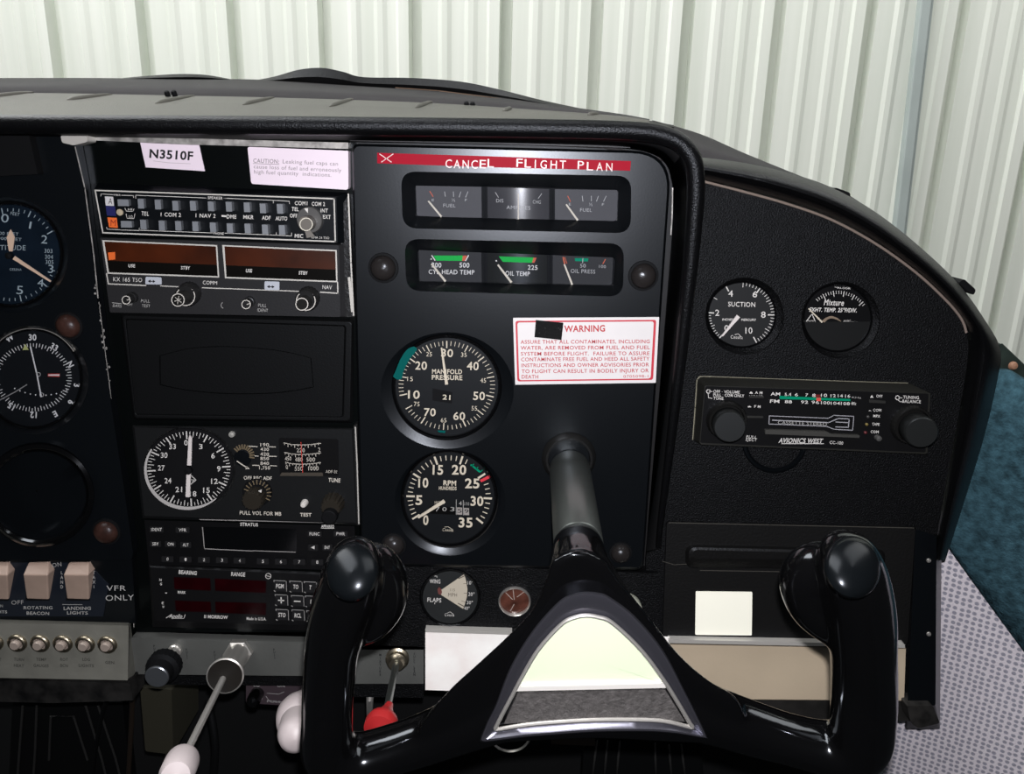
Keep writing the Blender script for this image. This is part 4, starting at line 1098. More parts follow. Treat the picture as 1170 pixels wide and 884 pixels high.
r0 = [polar(*c, 48.4 + 3.4 * max(0, cos(radians(a - 225))) ** .6, 43.6 + 4.2 * max(0, cos(radians(a - 225))) ** .6, a) for a in range(140, 302, 4)]
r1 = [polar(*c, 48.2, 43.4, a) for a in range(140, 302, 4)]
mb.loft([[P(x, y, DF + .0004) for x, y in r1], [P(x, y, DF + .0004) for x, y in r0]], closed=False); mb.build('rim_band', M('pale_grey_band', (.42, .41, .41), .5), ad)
d = DF + .0003
mb = MB(); mb.prism(rquad(ZD2((430, 150), (930, 160), (935, 470), (440, 470)), 2), DF, DF + .0006); mb.build('frequency_window', M('adf_black', (.006, .006, .0065), .3), ad)
mb = MB(); d3 = DF + .0009
for s_, y in (('190', 219), ('430', 257), ('420', 298), ('850', 335), ('840', 375), ('1,750', 413)):
    w_ = 92 if ',' in s_ else 72
    mb.text(s_, ZD2(312 - w_ / 2, y), ZD2(312 + w_ / 2, y + 1), 3.6, d, .01)
for L_ in (((180, 218), (250, 222)), ((350, 223), (402, 225)), ((230, 300), (258, 302)), ((348, 303), (410, 304)), ((212, 378), (264, 380)), ((362, 382), (412, 384))): mb.line(ZD2(*L_), .9, d)
for y, n0 in ((190, 0), (270, 1), (352, 2)):
    a = [(472 + n0 * 8, y), (540, y + 14), (620, y + 18), (700, y + 14), (784, y + 4)]
    mb.line([ZD2(*p) for p in a], .7, d3)
    for k in range(11):
        t = k / 10; X_ = 480 + n0 * 6 + t * 285; Y_ = y + 16 - 14 * (2 * t - 1) ** 2
        mb.line(ZD2((X_, Y_), (X_, Y_ + (26 if k % 2 else 14))), .6, d3)
for s_, x0, x1, y in (('220', 582, 650, 270), ('2', 764, 782, 265), ('450', 484, 536, 340), ('480', 568, 632, 348), ('500', 664, 736, 348), ('0', 492, 508, 410), ('550', 566, 632, 425), ('1000', 680, 766, 422)):
    mb.text(s_, ZD2(x0, y), ZD2(x1, y - 1), 4.6, d3)
mb.text('OFF REC ADF', ZD2(136, 498), ZD2(372, 502), 3.8, d, .02); mb.text('TUNE', ZD2(848, 518), ZD2(948, 523), 4.4, d, .02); mb.text('PULL VOL FOR MB', ZD2(102, 792), ZD2(452, 802), 4, d, .02); mb.text('TEST', ZD2(610, 808), ZD2(706, 810), 3.8, d, .03)
mb.text('ADF-31', ZD2(826, 442), ZD2(920, 446), 3.2, d3)
mb.line(ZD2((80, 345), (165, 400)), 1.2, d + .0005); mb.flat(ZD2((160, 385), (188, 410), (150, 412)), d + .0005)
mb.build('lettering', M('warm_print', (.55, .52, .47), .6), ad)
mb = MB(); mb.line(ZD2((618, 185), (632, 440)), .7, d3 + .0003); mb.build('red_cursor', RED, ad)
mb = MB(); mb.flat(ZD2((455, 440), (800, 440), (804, 470), (440, 468)), d3); mb.build('window_ledge', M('brown_ledge', (.045, .038, .03), .5), ad)
mb = MB()
for k in range(11):
    a = radians(-50 + k * 15); x0, y0 = 128 + 62 * sin(a), 300 - 62 * cos(a); x1, y1 = 130 + 92 * sin(a), 300 - 92 * cos(a)
    mb.line(ZD2((x0, y0), (x1, y1)), 1.7, d + .0004)
mb.build('knurled_scale', M('khaki_marks', (.13, .10, .06), .5), ad)
knob(ad, *ZD2(125, 320), DF, [(10, 0), (9.5, .0003), (.1, .0004)], BLKC, 'band_dial')
km = knob(ad, *ZD2(255, 600), DF, [(16.5, 0), (16, .003), (15, .0035)], DARK, 'knob_skirt')
k2 = knob(ad, *ZD2(238, 640), DF + .0035, [(12.5, 0), (12, .008), (11, .009)], M('khaki_black_knob', (.020, .017, .013), .4), 'function_knob', flute=.1)
mb = MB(); mb.flat(ZD2((258, 594), (288, 582), (284, 610)), DF + .0128); mb.build('pointer_mark', PRINT, k2)
mb = MB()
for k in range(12):
    a = -70 + k * 17; mb.line([polar(*ZD2(250, 620), 11.5, 11.5, a), polar(*ZD2(250, 620), 15.5, 15.5, a)], 1.3, DF + .0128)
mb.build('knurl', M('khaki_marks', (.13, .10, .06), .5), k2)
k3 = knob(ad, *ZD2(895, 690), DF, [(13, 0), (12, .006), (11.4, .010), (10.5, .011)], M('khaki_black_knob', (.020, .017, .013), .4), 'tune_knob', flute=.1)
k4 = knob(ad, *ZD2(870, 790), DF + .010, [(9, 0), (8.5, .006), (7.6, .0065)], DARK, 'tune_knob_inner')
tb = knob(ad, *ZD2(652, 690), DF, [(4.0, 0), (3.8, .004), (2.6, .0058), (.1, .006)], M('white_button', (.62, .60, .58), .35), 'test_button', n=20)
knob(ad, *ZD2(40, 115), DF, [(3.6, 0), (3.2, .002), (.1, .0024)], M('bright_screw', (.40, .40, .38), .4, .5), 'face_screw', n=14)

# ================================================================== transponder
tr = thing('transponder', 'slim black transponder with small dark push keys below the ADF receiver', 'radio', P(285, 643, 0))
ZR = Z(160, 590, 6.8); ZR2 = Z(280, 590, 6.8); ZR0 = Z(130, 560, 3.656)
TF = .005
q = [(165, 594), (405, 601), (408, 652), (170, 645)]
mb = MB(); mb.pl([(q, -.0028), (q, TF)]); mb.build('body', M('transponder_face', (.0045, .0045, .005), .35), tr, mods=BEV(.0005, 1))
mb = MB(); mb.line([ZR0(360, 122), ZR0(990, 137)], .9, TF + .0002); mb.line(ZR((485, 85), (500, 250), (884, 268)), .9, TF + .0004); mb.line(ZR2((60, 265), (390, 276)), .8, TF + .0004); mb.build('outline', M('glint_line', (.30, .29, .29), .4), tr)
mb = MB(); mb.prism(ZR((490, 80), (500, 248), (884, 264), (876, 96)) if False else [ZR(490, 80), ZR2(400, 95), ZR2(400, 272), ZR(502, 252)], TF, TF + .0002); mb.build('display', M('display_black', (.002, .0022, .0025), .15), tr)
mb = MB(); mb.text('STRATUS', ZR0(528, 148), ZR0(602, 151), 3.6, TF + .0003, .02); mb.text('APPAREO', ZR2(592, 86), ZR2(692, 88), 3.2, TF + .0003, .02); mb.line(ZR2((590, 90), (692, 92)), .5, TF + .0003)
mb.build('lettering', PRINT, tr)
keys = [(ZR, 128, 100, 'IDENT', 108, 44, 82), (ZR, 330, 104, 'VFR', 108, 44, 60), (ZR, 120, 212, 'SBY', 84, 44, 50), (ZR, 236, 214, 'ON', 84, 44, 46), (ZR, 355, 220, 'ALT', 84, 44, 46),
        (ZR2, 540, 135, 'FUNC', 108, 44, 78), (ZR2, 742, 134, 'PWR', 108, 44, 66), (ZR2, 530, 240, '◄', 74, 48, 30), (ZR2, 638, 240, 'ENT', 74, 48, 40)]
for i, x in enumerate((205, 345, 488, 628, 765)): keys.append((ZR, x + 8, 330 + i * 3, str(i), 92, 44, 14))
for i, x in enumerate((130, 270, 412, 552)): keys.append((ZR2, x + 8, 348 + i * 2, str(i + 5), 92, 44, 16))
for zz, x, y, s_, kw, kh, tw in keys:
    kq = zz((x - kw / 2, y - kh / 2), (x + kw / 2, y - kh / 2 + 2), (x + kw / 2, y + kh / 2 + 2), (x - kw / 2, y + kh / 2))
    kk = push(tr, rquad(kq, 1), TF, .0022, KEY, 'key', .3, .6)
    mb = MB()
    if s_ == '◄': mb.flat(zz((x - 18, y), (x + 10, y - 14), (x + 10, y + 14)), TF + .0025)
    else: mb.text(s_, zz(x - tw / 2, y + 11), zz(x + tw / 2, y + 12), 3.4, TF + .0025, .01)
    mb.build('legend', PRINT, kk)

# ================================================================== bearing and range display
lr = thing('loran_receiver', 'navigation receiver with dark red BEARING and RANGE displays at the bottom of the stack', 'radio', P(285, 720, 0))
LF = .006
mb = MB(); q = [(170, 645), (408, 655), (408, 722), (174, 716)]; qf = [(172, 648), (406, 658), (404, 716), (177, 709)]
mb.pl([(q, -.0028), (q, LF - .002), (qf, LF)]); mb.build('body', M('loran_face', (.0055, .0055, .006), .4), lr)
d = LF + .0003
for zz in ((ZR(262, 470), ZR(545, 480), ZR(550, 575), ZR(268, 562)), (ZR(580, 482), ZR2(165, 500), ZR2(160, 592), ZR(585, 576)), (ZR(272, 652), ZR(548, 662), ZR(552, 742), ZR(278, 735)), (ZR(585, 662), ZR2(165, 672), ZR2(160, 765), ZR(588, 745))):
    mb = MB(); mb.flat(list(zz), d); mb.build('red_display', M('red_display_glass', (.011, .0003, .001), .3, spec=.25, var=.35, vscale=60), lr)
mb = MB()
mb.text('BEARING', ZR(300, 444), ZR(440, 454), 4.2, d, .03); mb.text('RANGE', ZR(708, 460), ZR(816, 466), 4.4, d, .02); mb.text('MARK', ZR(292, 597), ZR(355, 600), 3, d, .02)
for s_, x, y in (('N', 158, 500), ('S', 163, 532), ('•', 202, 602), ('E', 176, 680), ('W', 181, 710)): mb.text(s_, ZR(x - 8, y), ZR(x + 8, y + 1), 2.6, d, .02)
mb.text('Apollo I', ZR(225, 785), ZR(345, 787), 4.0, d, .02, .3); mb.line(ZR((205, 786), (245, 760)), .8, d); mb.line(ZR((245, 790), (340, 791)), .5, d)
mb.text('II MORROW', ZR(498, 788), ZR(682, 795), 3.6, d, .03); mb.text('Made in U.S.A.', ZR2(12, 802), ZR2(164, 806), 3.2, d, .02)
mb.line([polar(*ZR2(180, 462), 3.1, 3.1, a) for a in range(0, 360, 30)], .7, d, True); mb.line(ZR2((166, 460), (194, 466)), .7, d)
mb.build('lettering', PRINT, lr)
for s_, x, y, tw in (('PGM', 270, 540, 60), ('TO', 393, 545, 40), ('T', 505, 550, 18), ('+', 280, 650, 38), ('–', 405, 657, 42), ('L', 515, 660, 18), ('STO', 286, 764, 56), ('RCL', 410, 768, 52), ('B', 525, 775, 18)):
    kq = ZR2((x - 44, y - 42), (x + 46, y - 38), (x + 50, y + 42), (x - 40, y + 38))
    kk = push(lr, rquad(kq, 1), LF, .0015, KEY, 'key', .2, .3)
    mb = MB()
    if s_ == '+': mb.line(ZR2((x - 20, y), (x + 20, y + 2)), 1.3, LF + .0018); mb.line(ZR2((x, y - 20), (x + 1, y + 20)), 1.3, LF + .0018)
    elif s_ == '–': mb.line(ZR2((x - 22, y), (x + 22, y + 2)), 1.3, LF + .0018)
    else: mb.text(s_, ZR2(x - tw / 2, y + 15), ZR2(x + tw / 2, y + 17), 4.6, LF + .0018, .02)
    mb.build('legend', PRINT, kk)
    mb = MB(); mb.line(ZR2((x - 46, y - 44), (x + 42, y - 40)), .7, LF + .0010); mb.line(ZR2((x + 50, y - 36), (x + 53, y + 40)), .6, LF + .0010); mb.line(ZR2((x - 44, y + 36), (x - 36, y + 41)), .9, LF + .0010); mb.line(ZR2((x - 46, y - 44), (x - 44, y - 34)), .9, LF + .0010)
    mb.build('key_outline', PRINTD, kk)

# ================================================================== warning placard
ZW = Z(420, 340, 3.25)
wp = thing('warning_placard', 'white WARNING placard with red border about fuel contaminants', 'placard', P(668, 438, CD))
mb = MB(); mb.prism(rquad(ZW((540, 75), (1083, 72), (1070, 316), (548, 323)), .8), CD, CD + .0006); mb.build('card', PAPER2, wp)
d = CD + .0008
mb = MB()
fo_ = rquad(ZW((549, 86), (1072, 82), (1060, 305), (556, 311)), 3); 
fi_ = rquad(ZW((556, 92), (1063, 88), (1051, 300), (563, 306)), 3)
mb.loft([[P(x, y, d) for x, y in fo_], [P(x, y, d) for x, y in fi_]])
mb.build('border', M('placard_border_red', (.50, .015, .04), .5), wp)
mb = MB(); mb.text('WARNING', ZW(730, 127), ZW(882, 125), 7.0, d, .03)
for s_, y, x0, x1, dy in (('ASSURE THAT ALL CONTAMINATES, INCLUDING', 171, 568, 1048, -2), ('WATER, ARE REMOVED FROM FUEL AND FUEL', 193, 568, 1048, -2), ('SYSTEM BEFORE FLIGHT.  FAILURE TO ASSURE', 215, 569, 1047, -2),
                      ('CONTAMINATE FREE FUEL AND HEED ALL SAFETY', 236, 570, 1047, -3), ('INSTRUCTIONS AND OWNER ADVISORIES PRIOR', 258, 571, 1045, -3), ('TO FLIGHT CAN RESULT IN BODILY INJURY OR', 280, 572, 1044, -3), ('DEATH', 300, 572, 634, 0)):
    mb.text(s_, ZW(x0, y), ZW(x1, y + dy), 4.1, d, .012)
mb.text('0705098-1', ZW(950, 297), ZW(1042, 296), 3.0, d)
mb.build('lettering', REDTXT, wp)
vp = MB(); vp.prism(ZW((625, 85), (727, 95), (720, 157), (620, 146)), CD + .0006, CD + .003)
o = vp.build('velcro_patch', VELC, mods=BEV(.0006)); tag(o, 'small black velcro patch stuck on the white WARNING placard', 'velcro')
# ================================================================== car stereo
ZC = Z(780, 400, 3.656); ZC1 = Z(790, 425, 7.8); ZC2 = Z(930, 425, 7.8)
st = thing('car_stereo', 'black cassette car stereo with two big knobs and green tuning dial', 'car stereo', P(925, 512, 0))
bk = ZC((62, 108), (962, 138), (1036, 178), (1022, 432), (60, 392), (42, 372)); SF = .014
ft = ZC((92, 147), (1035, 178), (1022, 434), (70, 394))
mb = MB(); mb.pl([(rquad(ZC((60, 108), (966, 139), (990, 420), (44, 380)), [7, 4, 2, 4]), 0), (rquad(ZC((66, 114), (966, 143), (990, 420), (48, 380)), [6, 4, 2, 4]), .004), (rquad(ft, [2, 2, 3, 4]), SF)]); mb.build('housing', M('stereo_housing', (.016, .016, .014), .5, bump=.15), st)
mb = MB(); mb.line([ZC(42, 372), ZC(52, 240), ZC(60, 122), ZC(72, 110), ZC(120, 110)], 1.1, .0012); mb.line([ZC(120, 110), ZC(400, 120), ZC(700, 130), ZC(940, 137)], .7, .0012); mb.build('edge_trim', M('olive_edge', (.22, .21, .16), .45, .3), st)
mb = MB(); mb.prism(rquad([(x + a, y + b) for (x, y), (a, b) in zip(ft, ((1, 1), (-2, 1), (-2, -2), (1, -2)))], 2), SF - .001, SF + .0004); mb.build('faceplate', M('stereo_black', (.0055, .0055, .006), .35), st)
d = SF + .0006
mb = MB()
mb.text('OFF · VOLUME', ZC1(195, 184), ZC1(430, 192), 3.2, d, .012); mb.text('PULL · COM ONLY', ZC1(195, 214), ZC1(470, 224), 3.2, d, .012); mb.text('TONE', ZC1(195, 244), ZC1(285, 248), 3.2, d, .012)
mb.line([polar(*ZC1(152, 172), 2.2, 2.2, a) for a in range(0, 360, 40)], .9, d, True); mb.line(ZC1((158, 172), (186, 174)), .6, d); mb.line(ZC1((150, 190), (152, 228), (186, 234)), .6, d)
mb.text('▲ A M', ZC1(515, 192), ZC1(632, 196), 2.9, d, .012) if False else mb.text('A M', ZC1(566, 193), ZC1(632, 196), 2.8, d, .012)
mb.flat(ZC1((515, 190), (532, 170), (550, 192)), d); mb.flat(ZC1((502, 306), (520, 300), (535, 312), (505, 314)), d); mb.text('F M', ZC1(560, 316), ZC1(616, 319), 2.8, d, .012)
mb.text('AM', ZC1(706, 207), ZC1(790, 210), 3.6, d, .02); mb.text('FM', ZC1(700, 272), ZC1(784, 275), 3.6, d, .02)
for zz, L_ in ((ZC1, (('5.4', 832, 890, 211), ('6', 922, 950, 214), ('7', 1015, 1040, 216), ('8', 1076, 1106, 219))), (ZC2, (('10', 62, 118, 219), ('12', 148, 194, 223), ('14', 212, 258, 224), ('16', 278, 324, 226)))):
    for s_, x0, x1, y in L_: mb.text(s_, zz(x0, y), zz(x1, y + 1), 3.3, d, .012)
for zz, L_ in ((ZC1, (('88', 832, 896, 276), ('92', 975, 1040, 279))), (ZC2, (('96', -22, 46, 281), ('100', 62, 142, 285), ('104', 150, 232, 289), ('108', 240, 320, 292), ('MHz', 334, 376, 292)))):
    for s_, x0, x1, y in L_: mb.text(s_, zz(x0, y), zz(x1, y + 2), 3.3, d, .012)
mb.text('OFF', ZC2(556, 224), ZC2(610, 227), 2.9, d, .012); mb.flat(ZC2((500, 228), (515, 203), (532, 229)), d)
mb.text('COM', ZC2(528, 350), ZC2(600, 352), 3.0, d, .012); mb.flat(ZC2((486, 346), (498, 338), (512, 348)), d); mb.text('MPX', ZC2(528, 402), ZC2(590, 404), 2.9, d, .02); mb.text('TAPE', ZC2(518, 474), ZC2(584, 477), 2.9, d, .02); mb.text('COM', ZC2(506, 542), ZC2(576, 544), 2.9, d, .02)
mb.text('TUNING', ZC2(795, 236), ZC2(936, 240), 3.4, d, .012); mb.text('BALANCE', ZC2(788, 272), ZC2(952, 277), 3.4, d, .012)
mb.line([polar(*ZC2(745, 228), 2.3, 2.3, a) for a in range(0, 360, 40)], .9, d, True); mb.line(ZC2((755, 228), (786, 230)), .6, d); mb.line(ZC2((748, 248), (768, 264), (784, 264)), .6, d)
mb.text('PULL', ZC1(486, 588), ZC1(580, 592), 3.2, d, .0, .2); mb.text('EJECT', ZC1(484, 612), ZC1(580, 616), 3.2, d, 0, .2)
mb.text('AVIONICS WEST', ZC(400, 386), ZC(582, 389), 5.2, d, .025, .25); mb.line(ZC((414, 390), (588, 390)), .8, d); mb.text('CC-100', ZC(614, 391), ZC(670, 394), 3.4, d, .012)
mb.build('lettering', PRINT, st)
mb = MB(); mb.text('KHz', ZC2(338, 232), ZC2(420, 236), 2, d); mb.text('MONO', ZC1(515, 222), ZC1(638, 224), 2.2, d)
mb.build('dim_lettering', PRINTD, st)
mb = MB(); mb.flat([ZC1(786, 212), ZC2(325, 240), ZC2(325, 258), ZC1(786, 240)], d - .0001); mb.build('tuning_band', TEALB, st)
mb = MB(); mb.flat(ZC2((-8, 200), (55, 200), (55, 228), (-8, 228)), d - .00015); mb.build('dial_glow', M('dim_red', (.12, .004, .004), .5), st)
mb = MB(); mb.flat(ZC2((22, 230), (62, 230), (62, 258), (22, 258)), d + .0001); mb.build('tuning_pointer', M('red_pointer', (.66, .06, .05), .5), st)
mb = MB(); mb.flat(ZC((345, 242), (745, 250), (742, 360), (345, 350)), d - .0003); mb.build('cassette_door', M('tape_door', (.004, .004, .0045), .2), st)
mb = MB(); mb.prism([ZC(345, 332), ZC(600, 340), ZC(625, 352), ZC(740, 356), ZC(738, 366), ZC(345, 350)], SF, SF + .003); mb.build('door_ledge', M('ledge_grey', (.040, .040, .038), .45), st, mods=BEV(.0004))
mb = MB(); mb.line(ZC((362, 274), (608, 284), (632, 272), (715, 276), (710, 334), (632, 330), (602, 318), (360, 308)), .8, d, True)
mb.line(ZC((375, 292), (610, 302), (650, 285), (696, 287), (692, 322), (640, 320)), 1.0, d); mb.line(ZC((640, 300), (690, 302)), .9, d)
mb.build('cassette_outline', M('silver_line', (.34, .34, .38), .45), st)
mb = MB(); mb.text('CASSETTE STEREO', ZC(398, 308), ZC(602, 316), 3.8, d + .0001, .0); mb.build('cassette_lettering', PRINTD, st)
for q in (ZC1((496, 388), (640, 392), (640, 410), (496, 408)), ZC1((515, 210), (645, 214), (645, 232), (515, 230)), ZC2((490, 245), (640, 258), (636, 280), (492, 272))):
    push(st, rquad(q, .8), SF, .004, M('stereo_button', (.022, .022, .021), .45), 'button', .3, .8)
for p, c_, nm in ((ZC2(478, 395), (.04, .04, .04), 'dark_led'), (ZC2(466, 462), (.16, .12, .03), 'yellow_led'), (ZC2(455, 535), (.10, .012, .015), 'red_led')):
    knob(st, *p, SF, [(1.8, 0), (1.6, .0012), (.1, .0016)], M(nm, c_, .4), 'indicator', n=12)
knob(st, *ZC2(560, 578), SF, [(3.4, 0), (3, .004), (.1, .0045)], M('small_lever', (.06, .06, .06), .4), 'slide_lever', n=14)
for base, front in ((ZC(180, 287), ZC(197, 322)), (ZC(948, 306), ZC(999, 345))):
    a = P(*base, SF); b = P(*base, SF + .006); k0 = 23 * S(*base, SF)
    mb = MB(); mb.lathe(a, (0, -1, 0), [(k0, 0), (k0 * .99, .004), (k0 * .93, .0062), (k0 * .84, .006), (k0 * .8, .003)], 64, flute=.03); ko = mb.build('ring_knob', M('ring_knob_black', (.008, .008, .0078), .3), st)
    p0 = P(base[0] + (front[0] - base[0]) * .35, base[1] + (front[1] - base[1]) * .35, SF + .004); p1 = P(*front, SF + .020); k1 = 18.6 * S(*front, SF + .02)
    mb = MB(); mb.lathe(p0, p1 - p0, [(k1 * .8, 0), (k1, .003), (k1, (p1 - p0).length - .0025), (k1 * .97, (p1 - p0).length - .0008), (k1 * .9, (p1 - p0).length), (k1 * .05, (p1 - p0).length)], 48); mb.build('knob_cap', M('knob_cap_black', (.009, .0098, .0098), .4), ko)

# ================================================================== glove box
ZG = Z(740, 580, 2.909)
gb = thing('glove_box_door', 'black glove box door with long recessed handle below the stereo', 'glove box', P(900, 735, 0))
gq = [(762, 596), (1046, 602), (1037, 736), (757, 733)]
mb = MB(); mb.pl([(rquad([(x + a, y + b) for (x, y), (a, b) in zip(gq, ((-1, -1), (1, -1), (1, 1), (-1, 1)))], 4), .0005), (rquad(gq, 4), .004)], cap0=True); mb.build('panel', M('glovebox_black', (.0065, .0063, .0062), .5, bump=.35, bscale=500), gb, mods=BEV(.0008))
mb = MB()
hq = [(783, 622), (1012, 627), (1011, 650), (783, 649)]
mb.pl([(rquad(hq, 11), .004), (rquad([(x + a, y + b) for (x, y), (a, b) in zip(hq, ((4, 3), (-4, 3), (-4, -6), (4, -6)))], 9), .0095), (rquad([(x + a, y + b) for (x, y), (a, b) in zip(hq, ((9, 6), (-9, 6), (-9, -11), (9, -11)))], 5), .0105)], smooth=True); mb.build('handle_ridge', M('glovebox_ridge', (.0055, .0053, .0052), .45, bump=.3, bscale=500), gb)
mb = MB(); mb.line([(764, 597), (880, 599.5), (1044, 603)], .8, .0043); mb.line([(757, 641), (770, 645), (790, 644)], .6, .0043); mb.line([(800, 651.5), (898, 653)], .8, .0043); mb.build('scuff_line', M('scuff', (.06, .057, .05), .5), gb)
mb = MB(); mb.prism(rquad(ZG((160, 278), (348, 280), (346, 424), (158, 422)), 1.2), .004, .0046); o = mb.build('glare_white_sticker', BRIGHT); tag(o, 'white rectangular sticker with flash glare in its colour on the black glove box door', 'sticker')

# ================================================================== lower plates
lt = thing('pale_trim_plate', 'pale aluminium trim plate running behind the yoke hub to the right', 'trim plate', P(760, 790, 0))
mb = MB(); mb.pl([([(486, 721), (765, 727), (765, 798), (486, 788)], -.004), ([(486, 721), (765, 727), (765, 798), (486, 788)], .007)]); mb.build('left_plate', ALUP, lt, mods=BEV(.001))
mb = MB(); mb.pl([([(765, 733), (1035, 738), (1033, 802), (760, 798)], -.004), ([(765, 736), (1035, 741), (1033, 800), (762, 798)], .006)]); mb.build('right_plate', ALUB, lt, mods=BEV(.001))
mb = MB(); mb.prism([(486, 719), (585, 722), (585, 725), (486, 722)], .004, .010); mb.build('left_lip', LIP, lt); 
mb = MB(); mb.prism([(764, 730.5), (1034, 736), (1034, 740), (764, 734.5)], .004, .0095); mb.build('right_lip', LIP, lt, mods=BEV(.0006))
mb = MB(); mb.prism([(850, 799), (1030, 801), (1040, 812), (1060, 815), (1055, 824), (930, 822), (850, 818)], -.02, .002); o_ = mb.build('lower_flange', M('dusty_black', (.016, .015, .014), .6, var=.5), lt)
cs = thing('control_strip', 'dull aluminium control strip holding the throttle and mixture controls', 'control panel', P(320, 775, 0))
mb = MB(); mb.prism([(150, 728), (350, 734), (484, 739), (484, 781), (404, 781), (345, 772), (150, 770)], -.004, .004); mb.build('plate', ALU, cs, mods=BEV(.0008))
mb = MB(); mb.prism([(165, 771), (345, 773), (404, 782), (484, 782), (484, 797), (404, 796), (345, 783), (165, 782)], -.01, .003); mb.build('black_lip', TEX, cs)
mb = MB(); d = .0042
for s_, x, y0 in (('MIXTURE', 434.5, 746), ('FULL LEAN', 473.5, 745)):
    n_ = len(s_)
    for i, ch in enumerate(s_):
        if ch != ' ': mb.textc(ch, (x, y0 + i * (26.5 / n_) + 2), 2.6, d)
for x, y in ((176, 738), (213, 742), (245, 745), (313, 742)):
    for i in range(4): mb.textc('PULL'[i], (x + i * .4, y + i * 3), 2.4, d)
mb.build('lettering', BLACKTXT, cs)

# ================================================================== switches and breakers
ZB = Z(0, 630, 5.2)
sw = thing('switch_panel', 'black lower left switch panel lettered VFR ONLY', 'switch panel', P(60, 705, 0))
mb = MB(); mb.prism([(-260, 640), (151, 640), (155, 712), (-260, 712)], -.02, .001); mb.build('panel_face', BLKC, sw)
mb = MB(); mb.prism([(-60, 642), (100, 643), (124, 668), (118, 704), (-60, 704)], 0, .0016); mb.build('decal', M('switch_decal', (.010, .013, .020), .25), sw)
mb = MB(); d = .0019
mb.text('VFR', ZB(632, 232), ZB(748, 232), 5.8, d); mb.text('ONLY', ZB(628, 292), ZB(796, 288), 6.2, d)
mb.build('vfr_lettering', M('vfr_print', (.45, .45, .45), .5), sw)
mb = MB()
mb.text('OFF', ZB(68, 315), ZB(140, 312), 4.6, d); mb.text('ON', ZB(312, 95), ZB(366, 86), 4.8, d); mb.text('ROTATING', ZB(140, 342), ZB(312, 342), 3.4, d, .02); mb.text('BEACON', ZB(158, 374), ZB(292, 376), 3.4, d, .02)
mb.text('LANDING', ZB(378, 346), ZB(540, 346), 3.6, d, .02); mb.text('LIGHTS', ZB(398, 372), ZB(522, 374), 3.4, d, .02); mb.line(ZB((372, 314), (488, 315)), .6, d)
for s_, x in (('LAND', 367), ('TAXI', 558)):
    for i, ch in enumerate(s_): mb.textc(ch, ZB(x, 125 + i * 28), 3.6, d)
mb.text('ON', ZB(-20, 330), ZB(16, 331), 3, d); mb.text('LIGHTS', ZB(-60, 364), ZB(42, 366), 3, d, .02)
mb.build('lettering', PRINTD, sw)
for x0, lab in ((-2, 'ivory rocker switch cut off by the left edge of the picture'), (155, 'ivory rocker switch above the ROTATING BEACON lettering'), (395, 'ivory rocker switch above the LANDING LIGHTS lettering')):
    r = thing('rocker_switch', lab, 'switch', P(*ZB(x0 + 65, 285), 0), 'rocker switches on the lower left panel')
    if x0 == -2: x0 = -85
    hi_ = [(x0 + 20, 62), (x0 + 133, 62), (x0 + 125, 140), (x0 - 22, 136)]
    lo_ = [(x0 - 20, 136), (x0 + 128, 140), (x0 + 133, 285), (x0 + 2, 278)]
    A0 = [P(*ZB(x, y), dd_) for (x, y), dd_ in ((((x0 + 14), 66), .003), ((x0 + 132, 64), .003), ((x0 + 128, 140), .011), ((x0 - 18, 138), .011), ((x0 + 133, 285), .003), ((x0 + 2, 280), .003))]
    B0 = [p + Vector((0, .0045 if i not in (2, 3) else .0125, 0)) for i, p in enumerate(A0)]
    mb = MB(); mb.add(A0 + B0, [[0, 1, 2, 3], [3, 2, 4, 5], [6, 7, 8, 9], [9, 8, 10, 11], [0, 1, 7, 6], [1, 2, 8, 7], [2, 4, 10, 8], [4, 5, 11, 10], [5, 3, 9, 11], [3, 0, 6, 9]])
    mb.build('rocker', ROCK, r, mods=BEV(.0008))
    mb = MB(); mb.prism(ZB((x0 + 10, 58), (x0 + 136, 58), (x0 + 137, 292), (x0 - 4, 292)), -.001, .002); mb.build('bezel', DARK, r, mods=BEV(.0004))
cb = thing('circuit_breaker_box', 'grey metal box with a row of round circuit breakers at lower left', 'circuit breaker box', P(70, 768, 0))
mb = MB(); mb.pl([([(-170, 703), (149, 711), (157, 770), (-170, 763)], 0), ([(-170, 708), (147, 714.5), (146, 777), (-170, 771)], .024)], cap0=True); mb.build('box', ALUD, cb, mods=BEV(.0018, 3))
d = .0242
for i, x in enumerate((-35, 105, 240, 375, 508, 640)):
    c_ = P(*ZB(x, 538 + i * 2.5), .024); k_ = S(80, 735, .024)
    b = MB(); b.lathe(c_, (0, -1, 0), [(11 * k_, 0), (11 * k_, .0012), (10.2 * k_, .002), (8.6 * k_, .0026), (7.6 * k_, .0026), (7.4 * k_, .0008)], 24, cap1=False); nut = b.build('breaker_collar', BRASS, cb)
    b = MB(); b.lathe(c_, (0, -1, 0), [(7.4 * k_, .0003), (5.6 * k_, .0004), (5.4 * k_, .0042), (4.6 * k_, .005), (.1 * k_, .005)], 24); b.build('breaker_button', M('breaker_button', (.30, .25, .22), .4, .2), nut)
mb = MB()
for x, a_, b_ in ((112, 'TURN', 'HEAT'), (244, 'TEMP', 'GAUGES'), (380, 'ROT', 'BCN'), (512, 'LDG', 'LIGHTS'), (-30, 'PITOT', 'HEAT')):
    w_ = len(a_) * 15; mb.text(a_, ZB(x - w_ / 2, 648), ZB(x + w_ / 2, 650), 3.2, d, .02); w_ = len(b_) * 15; mb.text(b_, ZB(x - w_ / 2, 684), ZB(x + w_ / 2, 687), 3.2, d, .02)
mb.text('GEN', ZB(625, 666), ZB(678, 668), 3.2, d, .02)
mb.build('lettering', M('faded_black_ink', (.05, .05, .045), .6), cb)
